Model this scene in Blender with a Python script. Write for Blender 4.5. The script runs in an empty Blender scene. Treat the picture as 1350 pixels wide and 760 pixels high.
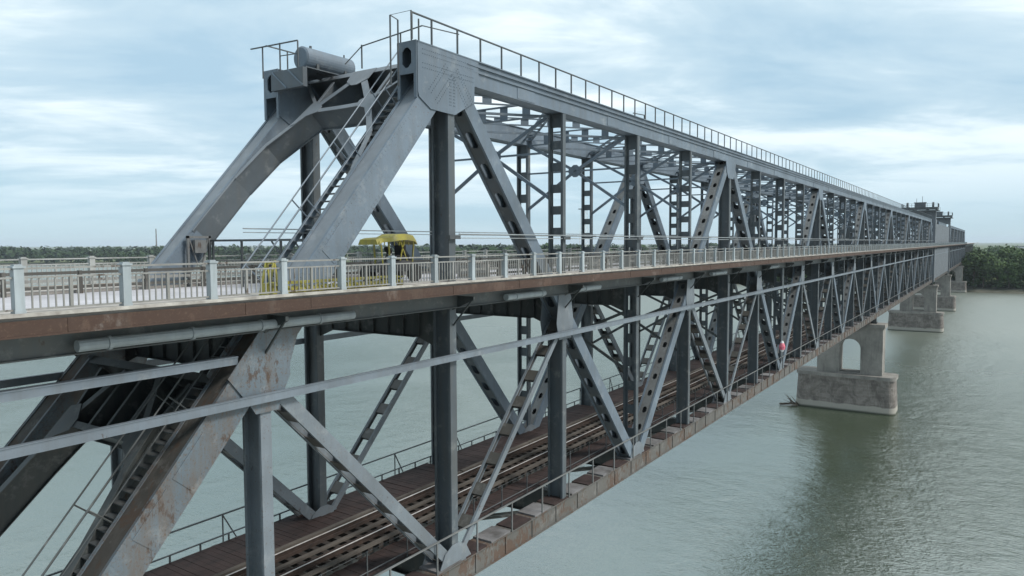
import bpy, math, random
from mathutils import Vector, Matrix
R = math.radians
random.seed(7)
scn = bpy.context.scene
col = scn.collection
WATER = 28.0            # the camera hovers 28 m above the water; heights below are written relative to the camera

# ------------------------------------------------------------------ camera
cam_d = bpy.data.cameras.new('camera'); cam = bpy.data.objects.new('camera', cam_d); col.objects.link(cam)
F, YAW, PIT, ROL = 953.64, 0.5892, 0.0616, -0.0042
fw = Vector((math.cos(YAW)*math.cos(PIT), math.sin(YAW)*math.cos(PIT), -math.sin(PIT)))
rt = Vector((math.sin(YAW), -math.cos(YAW), 0)); up = rt.cross(fw)
r2 = math.cos(ROL)*rt + math.sin(ROL)*up; u2 = -math.sin(ROL)*rt + math.cos(ROL)*up
cam.matrix_world = Matrix(((r2.x, u2.x, -fw.x, -4.115), (r2.y, u2.y, -fw.y, -16.36), (r2.z, u2.z, -fw.z, WATER), (0, 0, 0, 1)))
cam_d.sensor_width = 36; cam_d.lens = 36*F/1350
cam_d.clip_start = 0.5; cam_d.clip_end = 40000
scn.camera = cam

# ------------------------------------------------------------------ world and sun
SUN_EL, SUN_AZ = R(46), R(282)      # azimuth of the sun, counter-clockwise from +X
world = bpy.data.worlds.new("World"); scn.world = world; world.use_nodes = True
nt = world.node_tree; nt.nodes.clear()
def N(t, k, **kw):
    n = t.nodes.new(k)
    for a, b in kw.items(): setattr(n, a, b)
    return n
def mixc(t, fac, a, b, mode='MIX'):
    n = N(t, 'ShaderNodeMix', data_type='RGBA', blend_type=mode)
    for s, val in ((n.inputs[0], fac), (n.inputs[6], a), (n.inputs[7], b)):
        if isinstance(val, (int, float)): s.default_value = val
        elif isinstance(val, tuple): s.default_value = (*val, 1) if len(val) == 3 else val
        else: t.links.new(val, s)
    return n.outputs[2]
def maths(t, op, a, b=0.0, clamp=False):
    n = N(t, 'ShaderNodeMath', operation=op); n.use_clamp = clamp
    for s, val in ((n.inputs[0], a), (n.inputs[1], b)):
        if isinstance(val, (int, float)): s.default_value = val
        else: t.links.new(val, s)
    return n.outputs[0]
def ramp(t, fac, stops):
    n = N(t, 'ShaderNodeValToRGB'); e = n.color_ramp.elements
    while len(e) < len(stops): e.new(0.5)
    for el, (p, c) in zip(e, stops):
        el.position = p; el.color = (c, c, c, 1) if isinstance(c, (int, float)) else (*c, 1)
    t.links.new(fac, n.inputs[0]); return n.outputs[0]
def noise(t, vec, scale, detail=4, rough=0.55, dist=0.0, scl=None):
    if scl:
        m = N(t, 'ShaderNodeMapping'); m.inputs['Scale'].default_value = scl; t.links.new(vec, m.inputs[0]); vec = m.outputs[0]
    n = N(t, 'ShaderNodeTexNoise'); n.inputs['Scale'].default_value = scale; n.inputs['Detail'].default_value = detail
    n.inputs['Roughness'].default_value = rough; n.inputs['Distortion'].default_value = dist
    t.links.new(vec, n.inputs['Vector']); return n.outputs[0]

sky = N(nt, 'ShaderNodeTexSky', sky_type='NISHITA', sun_disc=False, sun_elevation=SUN_EL)
sky.sun_rotation = R(90) - SUN_AZ
sky.air_density = 1.0; sky.dust_density = 1.2; sky.ozone_density = 1.5
tc = N(nt, 'ShaderNodeTexCoord'); sep = N(nt, 'ShaderNodeSeparateXYZ'); nt.links.new(tc.outputs['Generated'], sep.inputs[0])
zup = maths(nt, 'MAXIMUM', sep.outputs[2], 0.0)
den = maths(nt, 'ADD', zup, 0.13)
cmb = N(nt, 'ShaderNodeCombineXYZ')
nt.links.new(maths(nt, 'DIVIDE', sep.outputs[0], den), cmb.inputs[0]); nt.links.new(maths(nt, 'DIVIDE', sep.outputs[1], den), cmb.inputs[1])
rotm = N(nt, 'ShaderNodeMapping'); rotm.inputs['Rotation'].default_value = (0, 0, R(-38)); rotm.inputs['Location'].default_value = (3.1, 1.7, 0)
nt.links.new(cmb.outputs[0], rotm.inputs[0]); cv = rotm.outputs[0]
c1 = noise(nt, cv, 0.42, 7, 0.50, 0.25, (1.0, 0.62, 1))
c2 = noise(nt, cv, 1.7, 10, 0.60, 0.35, (1.0, 0.55, 1))
cl = maths(nt, 'ADD', maths(nt, 'MULTIPLY', c1, 0.55), maths(nt, 'MULTIPLY', c2, 0.45))
cover = ramp(nt, cl, [(0.39, 0.0), (0.46, 0.4), (0.53, 0.8), (0.60, 1.0)])
thin = ramp(nt, zup, [(0.0, 0.0), (0.03, 0.12), (0.10, 0.7), (0.2, 1.0)])
cover = maths(nt, 'MULTIPLY', cover, thin)
veil = ramp(nt, zup, [(0.0, (0.56, 0.72, 0.80)), (0.04, (0.42, 0.61, 0.75)), (0.13, (0.40, 0.57, 0.70)), (0.3, (0.47, 0.64, 0.76))])
veil = mixc(nt, 1.0, veil, (8.7, 9.0, 9.0), 'MULTIPLY')
base = mixc(nt, 0.80, sky.outputs[0], veil)
cc = mixc(nt, ramp(nt, cl, [(0.47, 0.0), (0.56, 1.0)]), (5.9, 7.1, 7.7), (8.3, 9.1, 9.4))
full = mixc(nt, cover, base, cc)
bg = N(nt, 'ShaderNodeBackground'); bg.inputs[1].default_value = 0.112
nt.links.new(full, bg.inputs[0])
wo = N(nt, 'ShaderNodeOutputWorld'); nt.links.new(bg.outputs[0], wo.inputs[0])
sun_d = bpy.data.lights.new('sun', 'SUN'); sun_d.energy = 3.1; sun_d.angle = R(14); sun_d.color = (1.0, 0.96, 0.9)
sun = bpy.data.objects.new('sun', sun_d); col.objects.link(sun)
sd = Vector((math.cos(SUN_AZ)*math.cos(SUN_EL), math.sin(SUN_AZ)*math.cos(SUN_EL), math.sin(SUN_EL)))
sun.rotation_euler = sd.to_track_quat('Z', 'Y').to_euler(); sun.location = (0, 0, 120)
vs = scn.view_settings; vs.view_transform = 'Standard'; vs.look = 'None'; vs.exposure = 0.24; vs.gamma = 1; vs.use_curve_mapping = False
scn.cycles.max_bounces = 6; scn.cycles.diffuse_bounces = 3; scn.cycles.glossy_bounces = 3; scn.cycles.volume_bounces = 0

# ------------------------------------------------------------------ materials
def newmat(name, rough=0.6, spec=0.4):
    m = bpy.data.materials.new(name); m.use_nodes = True; t = m.node_tree
    b = t.nodes['Principled BSDF']; b.inputs['Roughness'].default_value = rough; b.inputs['Specular IOR Level'].default_value = spec
    g = N(t, 'ShaderNodeNewGeometry')
    return m, t, b, g.outputs['Position']
def bump(t, b, h, strength=0.3, dist=0.02):
    n = N(t, 'ShaderNodeBump'); n.inputs['Strength'].default_value = strength; n.inputs['Distance'].default_value = dist
    t.links.new(h, n.inputs['Height']); t.links.new(n.outputs[0], b.inputs['Normal'])
K_PAINT = 0.60
def steel(name, c, rust=0.5, dirt=0.5, rough=0.52, rustc=(0.055, 0.037, 0.027), fine=0.0, grime=(0.085, 0.080, 0.070)):
    """painted steel: chalky paint tone drift, vertical grime streaks, rust blooms with a shape of their own"""
    m, t, b, P = newmat(name, rough, 0.45)
    c = tuple(x*K_PAINT for x in c)
    drift = ramp(t, noise(t, P, 0.32, 5, 0.6), [(0.3, 0.0), (0.7, 1.0)])
    dark = tuple(x*0.74 for x in c); lite = tuple(min(1, x*1.16+0.01) for x in c)
    a = mixc(t, drift, dark, lite)
    streak = ramp(t, noise(t, P, 3.2, 5, 0.65, 0, (1, 1, 0.13)), [(0.42, 0.0), (0.75, 1.0)])
    a = mixc(t, maths(t, 'MULTIPLY', streak, dirt), a, grime)
    chalk = ramp(t, noise(t, P, 1.7, 6, 0.7), [(0.55, 0.0), (0.8, 0.35)])
    a = mixc(t, chalk, a, (0.40, 0.40, 0.38))
    rn = maths(t, 'ADD', maths(t, 'MULTIPLY', noise(t, P, 0.9, 3, 0.5), 0.45), maths(t, 'MULTIPLY', noise(t, P, 6.0, 7, 0.72, 0, (1, 1, 0.45)), 0.55))
    lo = 0.70 - 0.22*rust
    rm = ramp(t, rn, [(lo, 0.0), (lo+0.05, 0.9)])
    rc = mixc(t, noise(t, P, 9, 4, 0.6), rustc, tuple(x*1.35 for x in rustc))
    a = mixc(t, rm, a, rc)
    if fine:
        fr = ramp(t, noise(t, P, 19, 3, 0.6), [(0.66-0.08*fine, 0.0), (0.70, 0.85)])
        a = mixc(t, fr, a, (0.10, 0.065, 0.045))
    t.links.new(a, b.inputs['Base Color'])
    rr = N(t, 'ShaderNodeMapRange'); t.links.new(rm, rr.inputs[0]); rr.inputs[3].default_value = rough; rr.inputs[4].default_value = 0.9
    t.links.new(rr.outputs[0], b.inputs['Roughness'])
    bump(t, b, noise(t, P, 14, 5, 0.6), 0.25, 0.01)
    return m
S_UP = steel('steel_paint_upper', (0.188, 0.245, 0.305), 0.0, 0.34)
S_WEB_SHADE = steel('steel_paint_web_shade', (0.115, 0.140, 0.162), 0.2, 0.4)  # darker copy of the upper paint, portal web shade put into its colour
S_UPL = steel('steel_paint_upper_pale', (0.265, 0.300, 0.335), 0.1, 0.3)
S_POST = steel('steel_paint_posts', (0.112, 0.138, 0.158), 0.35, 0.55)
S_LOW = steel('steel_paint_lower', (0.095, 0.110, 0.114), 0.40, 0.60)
S_LITE = steel('steel_paint_lower_light', (0.225, 0.265, 0.300), 0.42, 0.30, fine=0.5)
S_END = steel('steel_paint_end_post', (0.168, 0.215, 0.252), 0.64, 0.85, fine=1.45, grime=(0.100, 0.072, 0.052))
S_GRIME_SHADE = steel('steel_grimy_brown_shade', (0.080, 0.072, 0.062), 0.9, 0.7, 0.8)  # real grime plus the deck's shade, both put into this colour
S_ENDU = steel('steel_paint_end_post_upper', (0.208, 0.268, 0.330), 0.12, 0.30, fine=0.4)
S_TAN = steel('steel_paint_tan_weathered', (0.225, 0.232, 0.232), 0.50, 0.45)
S_CHORD = steel('steel_bottom_chord', (0.160, 0.156, 0.145), 0.9, 0.75, 0.7, (0.075, 0.048, 0.034), fine=0.6)
S_BAT = steel('steel_batten_grimy', (0.115, 0.108, 0.096), 0.6, 0.6)
S_DARK = steel('steel_under_deck', (0.045, 0.056, 0.058), 0.35, 0.5)  # colour lowered to stand in for the dim light under the deck
S_RUST = steel('steel_rusty_edge', (0.135, 0.080, 0.056), 1.30, 1.0, 0.85, (0.046, 0.027, 0.020), fine=1.2, grime=(0.05, 0.042, 0.036))
S_RAIL = steel('steel_handrail', (0.090, 0.105, 0.115), 0.5, 0.4)
S_PIPE = steel('pipe_grey', (0.42, 0.47, 0.49), 0.2, 0.35)
S_STRUT = steel('strut_blue_grey', (0.235, 0.285, 0.335), 0.3, 0.35)
S_LIFT = steel('steel_paint_tower', (0.165, 0.188, 0.215), 0.15, 0.4)
W_PAINT = steel('parapet_white_paint', (0.42, 0.415, 0.39), 0.6, 0.6)
W_POST = steel('parapet_post_paint', (0.54, 0.61, 0.64), 0.3, 0.5)
W_FAR = steel('parapet_far_paint', (0.62, 0.64, 0.62), 0.35, 0.45)
YELLOW = steel('yellow_machine_paint', (0.56, 0.50, 0.075), 0.45, 0.65, 0.45)
def simple(name, c1_, c2_, scale=1.0, rough=0.85, bs=0.3, bd=0.02, det=6, scl=None, spec=0.3):
    m, t, b, P = newmat(name, rough, spec)
    n = noise(t, P, scale, det, 0.62, 0, scl)
    t.links.new(mixc(t, ramp(t, n, [(0.3, 0.0), (0.7, 1.0)]), c1_, c2_), b.inputs['Base Color'])
    bump(t, b, noise(t, P, scale*9, 5, 0.65), bs, bd)
    return m
ASPHALT = simple('road_surface', (0.33, 0.325, 0.34), (0.47, 0.46, 0.48), 0.5)
KERB = simple('kerb_concrete', (0.22, 0.20, 0.18), (0.44, 0.42, 0.38), 3.5)
CONC = simple('barrier_concrete', (0.24, 0.22, 0.20), (0.42, 0.39, 0.36), 1.5)
WOOD = simple('walkway_planks', (0.022, 0.016, 0.015), (0.052, 0.033, 0.030), 2.2, 0.85, 0.5, 0.03, 6, (0.35, 1, 1))
TIE = simple('sleeper_timber', (0.018, 0.015, 0.014), (0.050, 0.041, 0.035), 3, 0.9, 0.5)
TIMBER = simple('guard_timber', (0.045, 0.038, 0.033), (0.120, 0.105, 0.09), 2, 0.9, 0.5, 0.02, 6, (0.3, 1, 1))
RAILTOP = simple('rail_steel', (0.30, 0.27, 0.25), (0.50, 0.47, 0.45), 4, 0.3, 0.1, 0.005, 3, None, 0.6)
RAILRUST = simple('rail_rust', (0.020, 0.015, 0.013), (0.055, 0.036, 0.028), 4, 0.8)
SLAB = simple('cover_plate_grey', (0.055, 0.05, 0.046), (0.22, 0.215, 0.22), 0.8, 0.8)
BLACK = simple('black_rubber', (0.012, 0.012, 0.012), (0.03, 0.03, 0.03), 4, 0.8)
DKGREY = simple('engine_dark', (0.03, 0.032, 0.035), (0.07, 0.07, 0.072), 4, 0.6)
BARK = simple('bark', (0.05, 0.042, 0.034), (0.11, 0.09, 0.07), 2)
PINK = simple('pink_fabric', (0.55, 0.10, 0.16), (0.75, 0.28, 0.32), 4, 0.8)
WHITE = simple('white_paint', (0.6, 0.6, 0.6), (0.8, 0.8, 0.8), 3)
BRICKR = simple('chimney_brick', (0.13, 0.12, 0.12), (0.2, 0.19, 0.19), 0.3)
def pier_mat():
    m, t, b, P = newmat('pier_stonework', 0.9, 0.2)
    mp = N(t, 'ShaderNodeMapping'); mp.inputs['Rotation'].default_value = (0, R(90), 0)
    cx = N(t, 'ShaderNodeSeparateXYZ'); t.links.new(P, cx.inputs[0])
    cm = N(t, 'ShaderNodeCombineXYZ'); t.links.new(maths(t, 'ADD', cx.outputs[1], maths(t, 'MULTIPLY', cx.outputs[0], 1.0)), cm.inputs[0]); t.links.new(cx.outputs[2], cm.inputs[1])
    br = N(t, 'ShaderNodeTexBrick'); br.inputs['Scale'].default_value = 1.0; br.inputs['Brick Width'].default_value = 1.1; br.inputs['Row Height'].default_value = 0.5
    br.inputs['Mortar Size'].default_value = 0.018; br.inputs['Color1'].default_value = (0.155, 0.138, 0.124, 1); br.inputs['Color2'].default_value = (0.22, 0.198, 0.18, 1)
    br.inputs['Mortar'].default_value = (0.25, 0.23, 0.205, 1); t.links.new(cm.outputs[0], br.inputs['Vector'])
    st = ramp(t, noise(t, P, 0.55, 7, 0.7, 0.6), [(0.40, 0.0), (0.60, 1.0)])
    a = mixc(t, maths(t, 'MULTIPLY', st, 0.75), br.outputs[0], (0.085, 0.076, 0.068))
    sk = ramp(t, noise(t, P, 2.0, 6, 0.7, 0, (1, 1, 0.2)), [(0.55, 0.0), (0.72, 0.7)])
    a = mixc(t, sk, a, (0.29, 0.275, 0.25))
    tide = ramp(t, maths(t, 'ADD', cx.outputs[2], maths(t, 'MULTIPLY', noise(t, P, 0.5, 5, 0.6), 1.2)), [(0.02, 0.0), (0.03, 0.0)])
    tz = N(t, 'ShaderNodeMapRange'); t.links.new(maths(t, 'ADD', cx.outputs[2], maths(t, 'MULTIPLY', noise(t, P, 0.45, 5, 0.6), 0.7)), tz.inputs[0])
    tz.inputs[1].default_value = 1.45; tz.inputs[2].default_value = 1.60; tz.inputs[3].default_value = 1; tz.inputs[4].default_value = 0
    a = mixc(t, maths(t, 'MULTIPLY', tz.outputs[0], 0.8), a, (0.33, 0.315, 0.275))
    wz = N(t, 'ShaderNodeMapRange'); t.links.new(cx.outputs[2], wz.inputs[0]); wz.inputs[1].default_value = 0.1; wz.inputs[2].default_value = 0.4; wz.inputs[3].default_value = 1; wz.inputs[4].default_value = 0
    a = mixc(t, wz.outputs[0], a, (0.05, 0.055, 0.04))
    t.links.new(a, b.inputs['Base Color']); bump(t, b, br.outputs[0], 0.5, 0.05)
    return m
PIER = pier_mat()
def column_mat():
    m, t, b, P = newmat('pier_concrete', 0.9, 0.2)
    a = mixc(t, ramp(t, noise(t, P, 0.35, 6, 0.65), [(0.3, 0.0), (0.7, 1.0)]), (0.15, 0.142, 0.13), (0.29, 0.275, 0.25))
    sk = ramp(t, noise(t, P, 1.6, 6, 0.7, 0, (1, 1, 0.14)), [(0.5, 0.0), (0.75, 0.75)])
    a = mixc(t, sk, a, (0.11, 0.10, 0.095))
    t.links.new(a, b.inputs['Base Color']); bump(t, b, noise(t, P, 5, 6, 0.6), 0.3, 0.03)
    return m
COLUMN = column_mat()
def leaf_mat(name, c, c2_):
    m, t, b, P = newmat(name, 0.75, 0.15)
    a = mixc(t, noise(t, P, 0.35, 4, 0.6), c, c2_)
    oi = N(t, 'ShaderNodeObjectInfo')
    a = mixc(t, maths(t, 'MULTIPLY', oi.outputs['Random'], 0.6), a, tuple(x*1.5 for x in c2_))
    t.links.new(a, b.inputs['Base Color'])
    return m
LEAF = leaf_mat('foliage', (0.014, 0.030, 0.011), (0.042, 0.072, 0.022))
LEAF2 = leaf_mat('foliage_pale', (0.026, 0.046, 0.016), (0.062, 0.095, 0.035))
LEAF_FAR = leaf_mat('foliage_far', (0.016, 0.030, 0.014), (0.036, 0.060, 0.026))
def ground_mat():
    m, t, b, P = newmat('land', 0.95, 0.1)
    v = N(t, 'ShaderNodeTexVoronoi'); v.inputs['Scale'].default_value = 0.004; t.links.new(P, v.inputs['Vector'])
    hs = N(t, 'ShaderNodeSeparateColor'); t.links.new(v.outputs['Color'], hs.inputs[0])
    a = ramp(t, hs.outputs[0], [(0.0, (0.06, 0.10, 0.03)), (0.35, (0.10, 0.13, 0.05)), (0.6, (0.20, 0.18, 0.10)), (0.85, (0.05, 0.08, 0.03))])
    a = mixc(t, 0.4, a, mixc(t, noise(t, P, 0.03, 6, 0.6), (0.05, 0.08, 0.03), (0.16, 0.16, 0.09)))
    t.links.new(a, b.inputs['Base Color']); return m
LAND = ground_mat()
BANK = simple('bank_mud', (0.045, 0.048, 0.032), (0.12, 0.115, 0.09), 0.12)
def water_mat():
    m, t, b, P = newmat('river_water', 0.07, 1.0)
    b.inputs['IOR'].default_value = 2.6; b.inputs['Specular Tint'].default_value = (0.98, 1.0, 0.97, 1)
    murk = mixc(t, noise(t, P, 0.012, 5, 0.6, 1.0), (0.024, 0.036, 0.016), (0.046, 0.060, 0.034))
    t.links.new(murk, b.inputs['Base Color'])
    # calm lanes and ruffled patches
    lane = ramp(t, noise(t, P, 0.018, 5, 0.6, 1.2, (0.55, 1.0, 1)), [(0.38, 0.35), (0.62, 1.0)])
    h1 = noise(t, P, 0.75, 6, 0.68, 0.25, (1.0, 0.55, 1))
    h2 = noise(t, P, 0.16, 3, 0.55, 0.8)
    h3 = noise(t, P, 3.2, 3, 0.6, 0.2, (1.0, 0.7, 1))
    h = maths(t, 'ADD', maths(t, 'MULTIPLY', h1, 0.62), maths(t, 'ADD', maths(t, 'MULTIPLY', h2, 0.8), maths(t, 'MULTIPLY', h3, 0.34)))
    xy = N(t, 'ShaderNodeSeparateXYZ'); t.links.new(P, xy.inputs[0])
    wk = N(t, 'ShaderNodeMapRange'); t.links.new(maths(t, 'ADD', xy.outputs[1], maths(t, 'MULTIPLY', noise(t, P, 0.03, 4, 0.6), 22.0)), wk.inputs[0])
    wk.inputs[1].default_value = 2.0; wk.inputs[2].default_value = 12.0; wk.inputs[3].default_value = 1.0; wk.inputs[4].default_value = 0.0   # ruffled water downstream of the piers
    wk2 = N(t, 'ShaderNodeMapRange'); t.links.new(maths(t, 'ADD', xy.outputs[1], maths(t, 'MULTIPLY', noise(t, P, 0.03, 4, 0.6), 40.0)), wk2.inputs[0])
    wk2.inputs[1].default_value = -30.0; wk2.inputs[2].default_value = 5.0; wk2.inputs[3].default_value = 0.0; wk2.inputs[4].default_value = 1.0
    wake = maths(t, 'ADD', maths(t, 'MULTIPLY', maths(t, 'MULTIPLY', wk.outputs[0], wk2.outputs[0]), 1.1), 1.15)
    h = maths(t, 'MULTIPLY', maths(t, 'MULTIPLY', h, lane), wake)
    bump(t, b, h, 0.52, 0.55)
    # wind ruffle: open water is rougher than the sheltered reach at the bridge
    rf = N(t, 'ShaderNodeMapRange'); t.links.new(maths(t, 'ADD', xy.outputs[0], maths(t, 'MULTIPLY', noise(t, P, 0.02, 4, 0.6), 80.0)), rf.inputs[0])
    rf.inputs[1].default_value = 130.0; rf.inputs[2].default_value = 300.0; rf.inputs[3].default_value = 0.08; rf.inputs[4].default_value = 0.42
    t.links.new(rf.outputs[0], b.inputs['Roughness'])
    return m
RIVER = water_mat()

# ------------------------------------------------------------------ mesh helpers
class MB:
    """collects shapes; build() links them as one mesh object"""
    def __init__(s): s.v = []; s.f = []
    def hexa(s, c):
        o = len(s.v); s.v += [tuple(p) for p in c]
        s.f += [tuple(o+i for i in q) for q in ((0, 3, 2, 1), (4, 5, 6, 7), (0, 1, 5, 4), (1, 2, 6, 5), (2, 3, 7, 6), (3, 0, 4, 7))]
    def box(s, x0, x1, y0, y1, z0, z1):
        s.hexa([(x0, y0, z0), (x1, y0, z0), (x1, y1, z0), (x0, y1, z0), (x0, y0, z1), (x1, y0, z1), (x1, y1, z1), (x0, y1, z1)])
    def obox(s, o, a, b, c, a0, a1, b0, b1, c0, c1):
        P = lambda i, j, k: o + a*i + b*j + c*k
        s.hexa([P(a0, b0, c0), P(a1, b0, c0), P(a1, b1, c0), P(a0, b1, c0), P(a0, b0, c1), P(a1, b0, c1), P(a1, b1, c1), P(a0, b1, c1)])
    def beam(s, p0, p1, w, h, side=(0, 1, 0)):
        p0 = Vector(p0); p1 = Vector(p1); t = (p1-p0); L = t.length; t.normalize()
        y = Vector(side)
        if abs(y.dot(t)) > 0.98: y = Vector((1, 0, 0)) if abs(t.x) < 0.9 else Vector((0, 1, 0))
        y = (y - t*y.dot(t)).normalized(); n = t.cross(y)
        s.obox(p0, t, y, n, 0, L, -w/2, w/2, -h/2, h/2)
    def tube(s, p0, p1, r, n=6, r1=None, caps=True):
        p0 = Vector(p0); p1 = Vector(p1); t = (p1-p0).normalized()
        a = t.cross(Vector((0, 0, 1)));
        if a.length < 1e-3: a = t.cross(Vector((1, 0, 0)))
        a.normalize(); b = t.cross(a); o = len(s.v); r1 = r if r1 is None else r1
        for P, rr in ((p0, r), (p1, r1)):
            for i in range(n):
                an = 2*math.pi*i/n; s.v.append(tuple(P + a*math.cos(an)*rr + b*math.sin(an)*rr))
        for i in range(n): j = (i+1) % n; s.f.append((o+i, o+n+i, o+n+j, o+j))
        if caps: s.f.append(tuple(o+i for i in range(n))); s.f.append(tuple(o+n+i for i in reversed(range(n))))
    def prism(s, pts, y0, y1):
        """outline in XZ extruded along Y"""
        n = len(pts); o = len(s.v)
        s.v += [(x, y0, z) for x, z in pts] + [(x, y1, z) for x, z in pts]
        s.f.append(tuple(o+i for i in range(n))); s.f.append(tuple(o+n+i for i in reversed(range(n))))
        for i in range(n): j = (i+1) % n; s.f.append((o+j, o+i, o+n+i, o+n+j))
    def prismx(s, pts, x0, x1):
        """outline in YZ extruded along X"""
        n = len(pts); o = len(s.v)
        s.v += [(x0, y, z) for y, z in pts] + [(x1, y, z) for y, z in pts]
        s.f.append(tuple(o+i for i in reversed(range(n)))); s.f.append(tuple(o+n+i for i in range(n)))
        for i in range(n): j = (i+1) % n; s.f.append((o+i, o+j, o+n+j, o+n+i))
    def holed(s, o, t, a, b, L, w, th, hl, hw, pitch, ch=0.0, lead=0.25):
        """plate from o along t (length L), width w along a, thickness th along b, with holes hl x hw every pitch"""
        n = max(1, int((L-2*lead)/pitch)); st = (L-n*pitch)/2
        s.obox(o, t, a, b, 0, L, -w/2, -hw/2, -th/2, th/2); s.obox(o, t, a, b, 0, L, hw/2, w/2, -th/2, th/2)
        e = 0.0
        for i in range(n):
            m = st + (i+0.5)*pitch
            s.obox(o, t, a, b, e, m-hl/2, -hw/2, hw/2, -th/2, th/2)
            e = m+hl/2
            if ch:
                for sx in (-1, 1):
                    for sy in (-1, 1):
                        q = [(m+sx*hl/2, sy*hw/2), (m+sx*(hl/2-ch), sy*hw/2), (m+sx*hl/2, sy*(hw/2-ch))]
                        k = len(s.v)
                        s.v += [tuple(o+t*x+a*y+b*(-th/2)) for x, y in q] + [tuple(o+t*x+a*y+b*(th/2)) for x, y in q]
                        s.f += [(k, k+1, k+2), (k+3, k+5, k+4), (k+1, k+4, k+5, k+2)]
        s.obox(o, t, a, b, e, L, -hw/2, hw/2, -th/2, th/2)
    def mesh(s, name, m, smooth=False):
        me = bpy.data.meshes.new(name); me.from_pydata(s.v, [], s.f); me.materials.append(m)
        if smooth: me.polygons.foreach_set('use_smooth', [True]*len(me.polygons))
        me.update(); return me
    def build(s, name, m, parent=None, loc=(0, 0, 0), smooth=False):
        """vertices are in bridge coordinates; loc shifts them"""
        return put(name, s.mesh(name, m, smooth), parent, loc)
def build2(name, pairs, parent=None, loc=(0, 0, 0)):
    a = MB(); mi = []
    for k, (mb, mat) in enumerate(pairs):
        o = len(a.v); a.v += mb.v; a.f += [tuple(o+i for i in f) for f in mb.f]; mi += [k]*len(mb.f)
    me = a.mesh(name, pairs[0][1])
    for _, mat in pairs[1:]: me.materials.append(mat)
    me.polygons.foreach_set('material_index', mi)
    return put(name, me, parent, loc) if parent is not False else me
WL = {}
def put(name, me, parent=None, loc=(0, 0, 0)):
    o = bpy.data.objects.new(name, me); col.objects.link(o)
    w = Vector(loc)
    o.parent = parent; o.location = w - (WL[parent.name] if parent else Vector((0, 0, 0)))
    WL[o.name] = w
    return o
def tag(o, label=None, cat=None, group=None, kind=None):
    if label: o['label'] = label
    if cat: o['category'] = cat
    if group: o['group'] = group
    if kind: o['kind'] = kind
    return o
def empty(name, loc, label, cat, group=None):
    o = bpy.data.objects.new(name, None); col.objects.link(o); o.location = loc; o.empty_display_size = 0.5
    WL[o.name] = Vector(loc); tag(o, label, cat, group); return o
X_, Y_, Z_ = Vector((1, 0, 0)), Vector((0, 1, 0)), Vector((0, 0, 1))

# ------------------------------------------------------------------ bridge dimensions
W = 6.93                       # between truss planes (near one at y = 0)
P8 = 8.0
ZT, ZB = 6.15, -12.0
ZM = (ZT+ZB)/2
ROAD = -1.42
EDGE = 1.44                    # deck edge beyond the truss planes

def member(P0, P1, depth, wy, cov, t=0.03, m2=None):
    """box member in an XZ plane: two side plates and cover plates; cov = 'solid' | (hl, hw, pitch, chamfer)"""
    m = MB(); p0 = Vector((P0[0], 0, P0[1])); p1 = Vector((P1[0], 0, P1[1])); tt = p1-p0; L = tt.length; tt.normalize(); n = tt.cross(Y_)
    for sy in (-1, 1):
        m.obox(p0, tt, Y_, n, 0, L, sy*wy/2-t/2, sy*wy/2+t/2, -depth/2, depth/2)
        for sn in (-1, 1):     # rolled angle lips
            m.obox(p0, tt, Y_, n, 0, L, min(sy*(wy/2-t/2), sy*(wy/2-0.09)), max(sy*(wy/2-t/2), sy*(wy/2-0.09)), sn*(depth/2-0.02)-0.012, sn*(depth/2-0.02)+0.012)
    for sn in (-1, 1):
        o = p0 + n*sn*(depth/2-0.05)
        if cov == 'solid': (m2 or m).obox(o, tt, Y_, n, 0, L, -(wy/2-t/2), wy/2-t/2, -0.012, 0.012)
        else: (m2 or m).holed(o, tt, Y_, n, L, wy-t, 0.024, cov[0], cov[1], cov[2], cov[3])
    return m
def vpost(z0, z1, wx, wy, web, m=None):
    """vertical: two outer flange plates and one web across; web 'solid' or (hl, hw, pitch)"""
    m = m or MB(); o = Vector((0, 0, z0)); L = z1-z0
    for sy in (-1, 1):
        m.obox(o, Z_, X_, Y_, 0, L, -wx/2, wx/2, sy*wy/2-0.016, sy*wy/2+0.016)
        for sx in (-1, 1): m.obox(o, Z_, X_, Y_, 0, L, sx*wx/2-0.012, sx*wx/2+0.012, sy*(wy/2-0.016) if sy < 0 else wy/2-0.09, -wy/2+0.09 if sy < 0 else wy/2-0.016)
    if web == 'solid': m.obox(o, Z_, Y_, X_, 0, L, -wy/2+0.018, wy/2-0.018, -0.012, 0.012)
    else: m.holed(o, Z_, Y_, X_, L, wy-0.036, 0.024, web[0], web[1], web[2])
    return m
def twoplates(pts, wy, t=0.028):
    m = MB()
    for sy in (-1, 1): m.prism(pts, sy*wy/2-t/2 + (0.012*sy), sy*wy/2+t/2 + (0.012*sy))
    return m

def ladder_bar(m, p0, p1, gap, w, bl, pitch, side):
    """two thin flanges `gap` apart with batten plates"""
    p0 = Vector(p0); p1 = Vector(p1); t = p1-p0; L = t.length; t.normalize()
    y = Vector(side); y = (y-t*y.dot(t)).normalized(); n = t.cross(y)
    for sn in (-1, 1): m.obox(p0, t, y, n, 0, L, -w/2, w/2, sn*gap/2-0.03, sn*gap/2+0.03)
    k = max(2, int(L/pitch)); 
    for i in range(k+1):
        c = L*i/k; m.obox(p0, t, y, n, max(0, c-bl/2), min(L, c+bl/2), -0.01, 0.01, -gap/2+0.03, gap/2-0.03)

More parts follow.
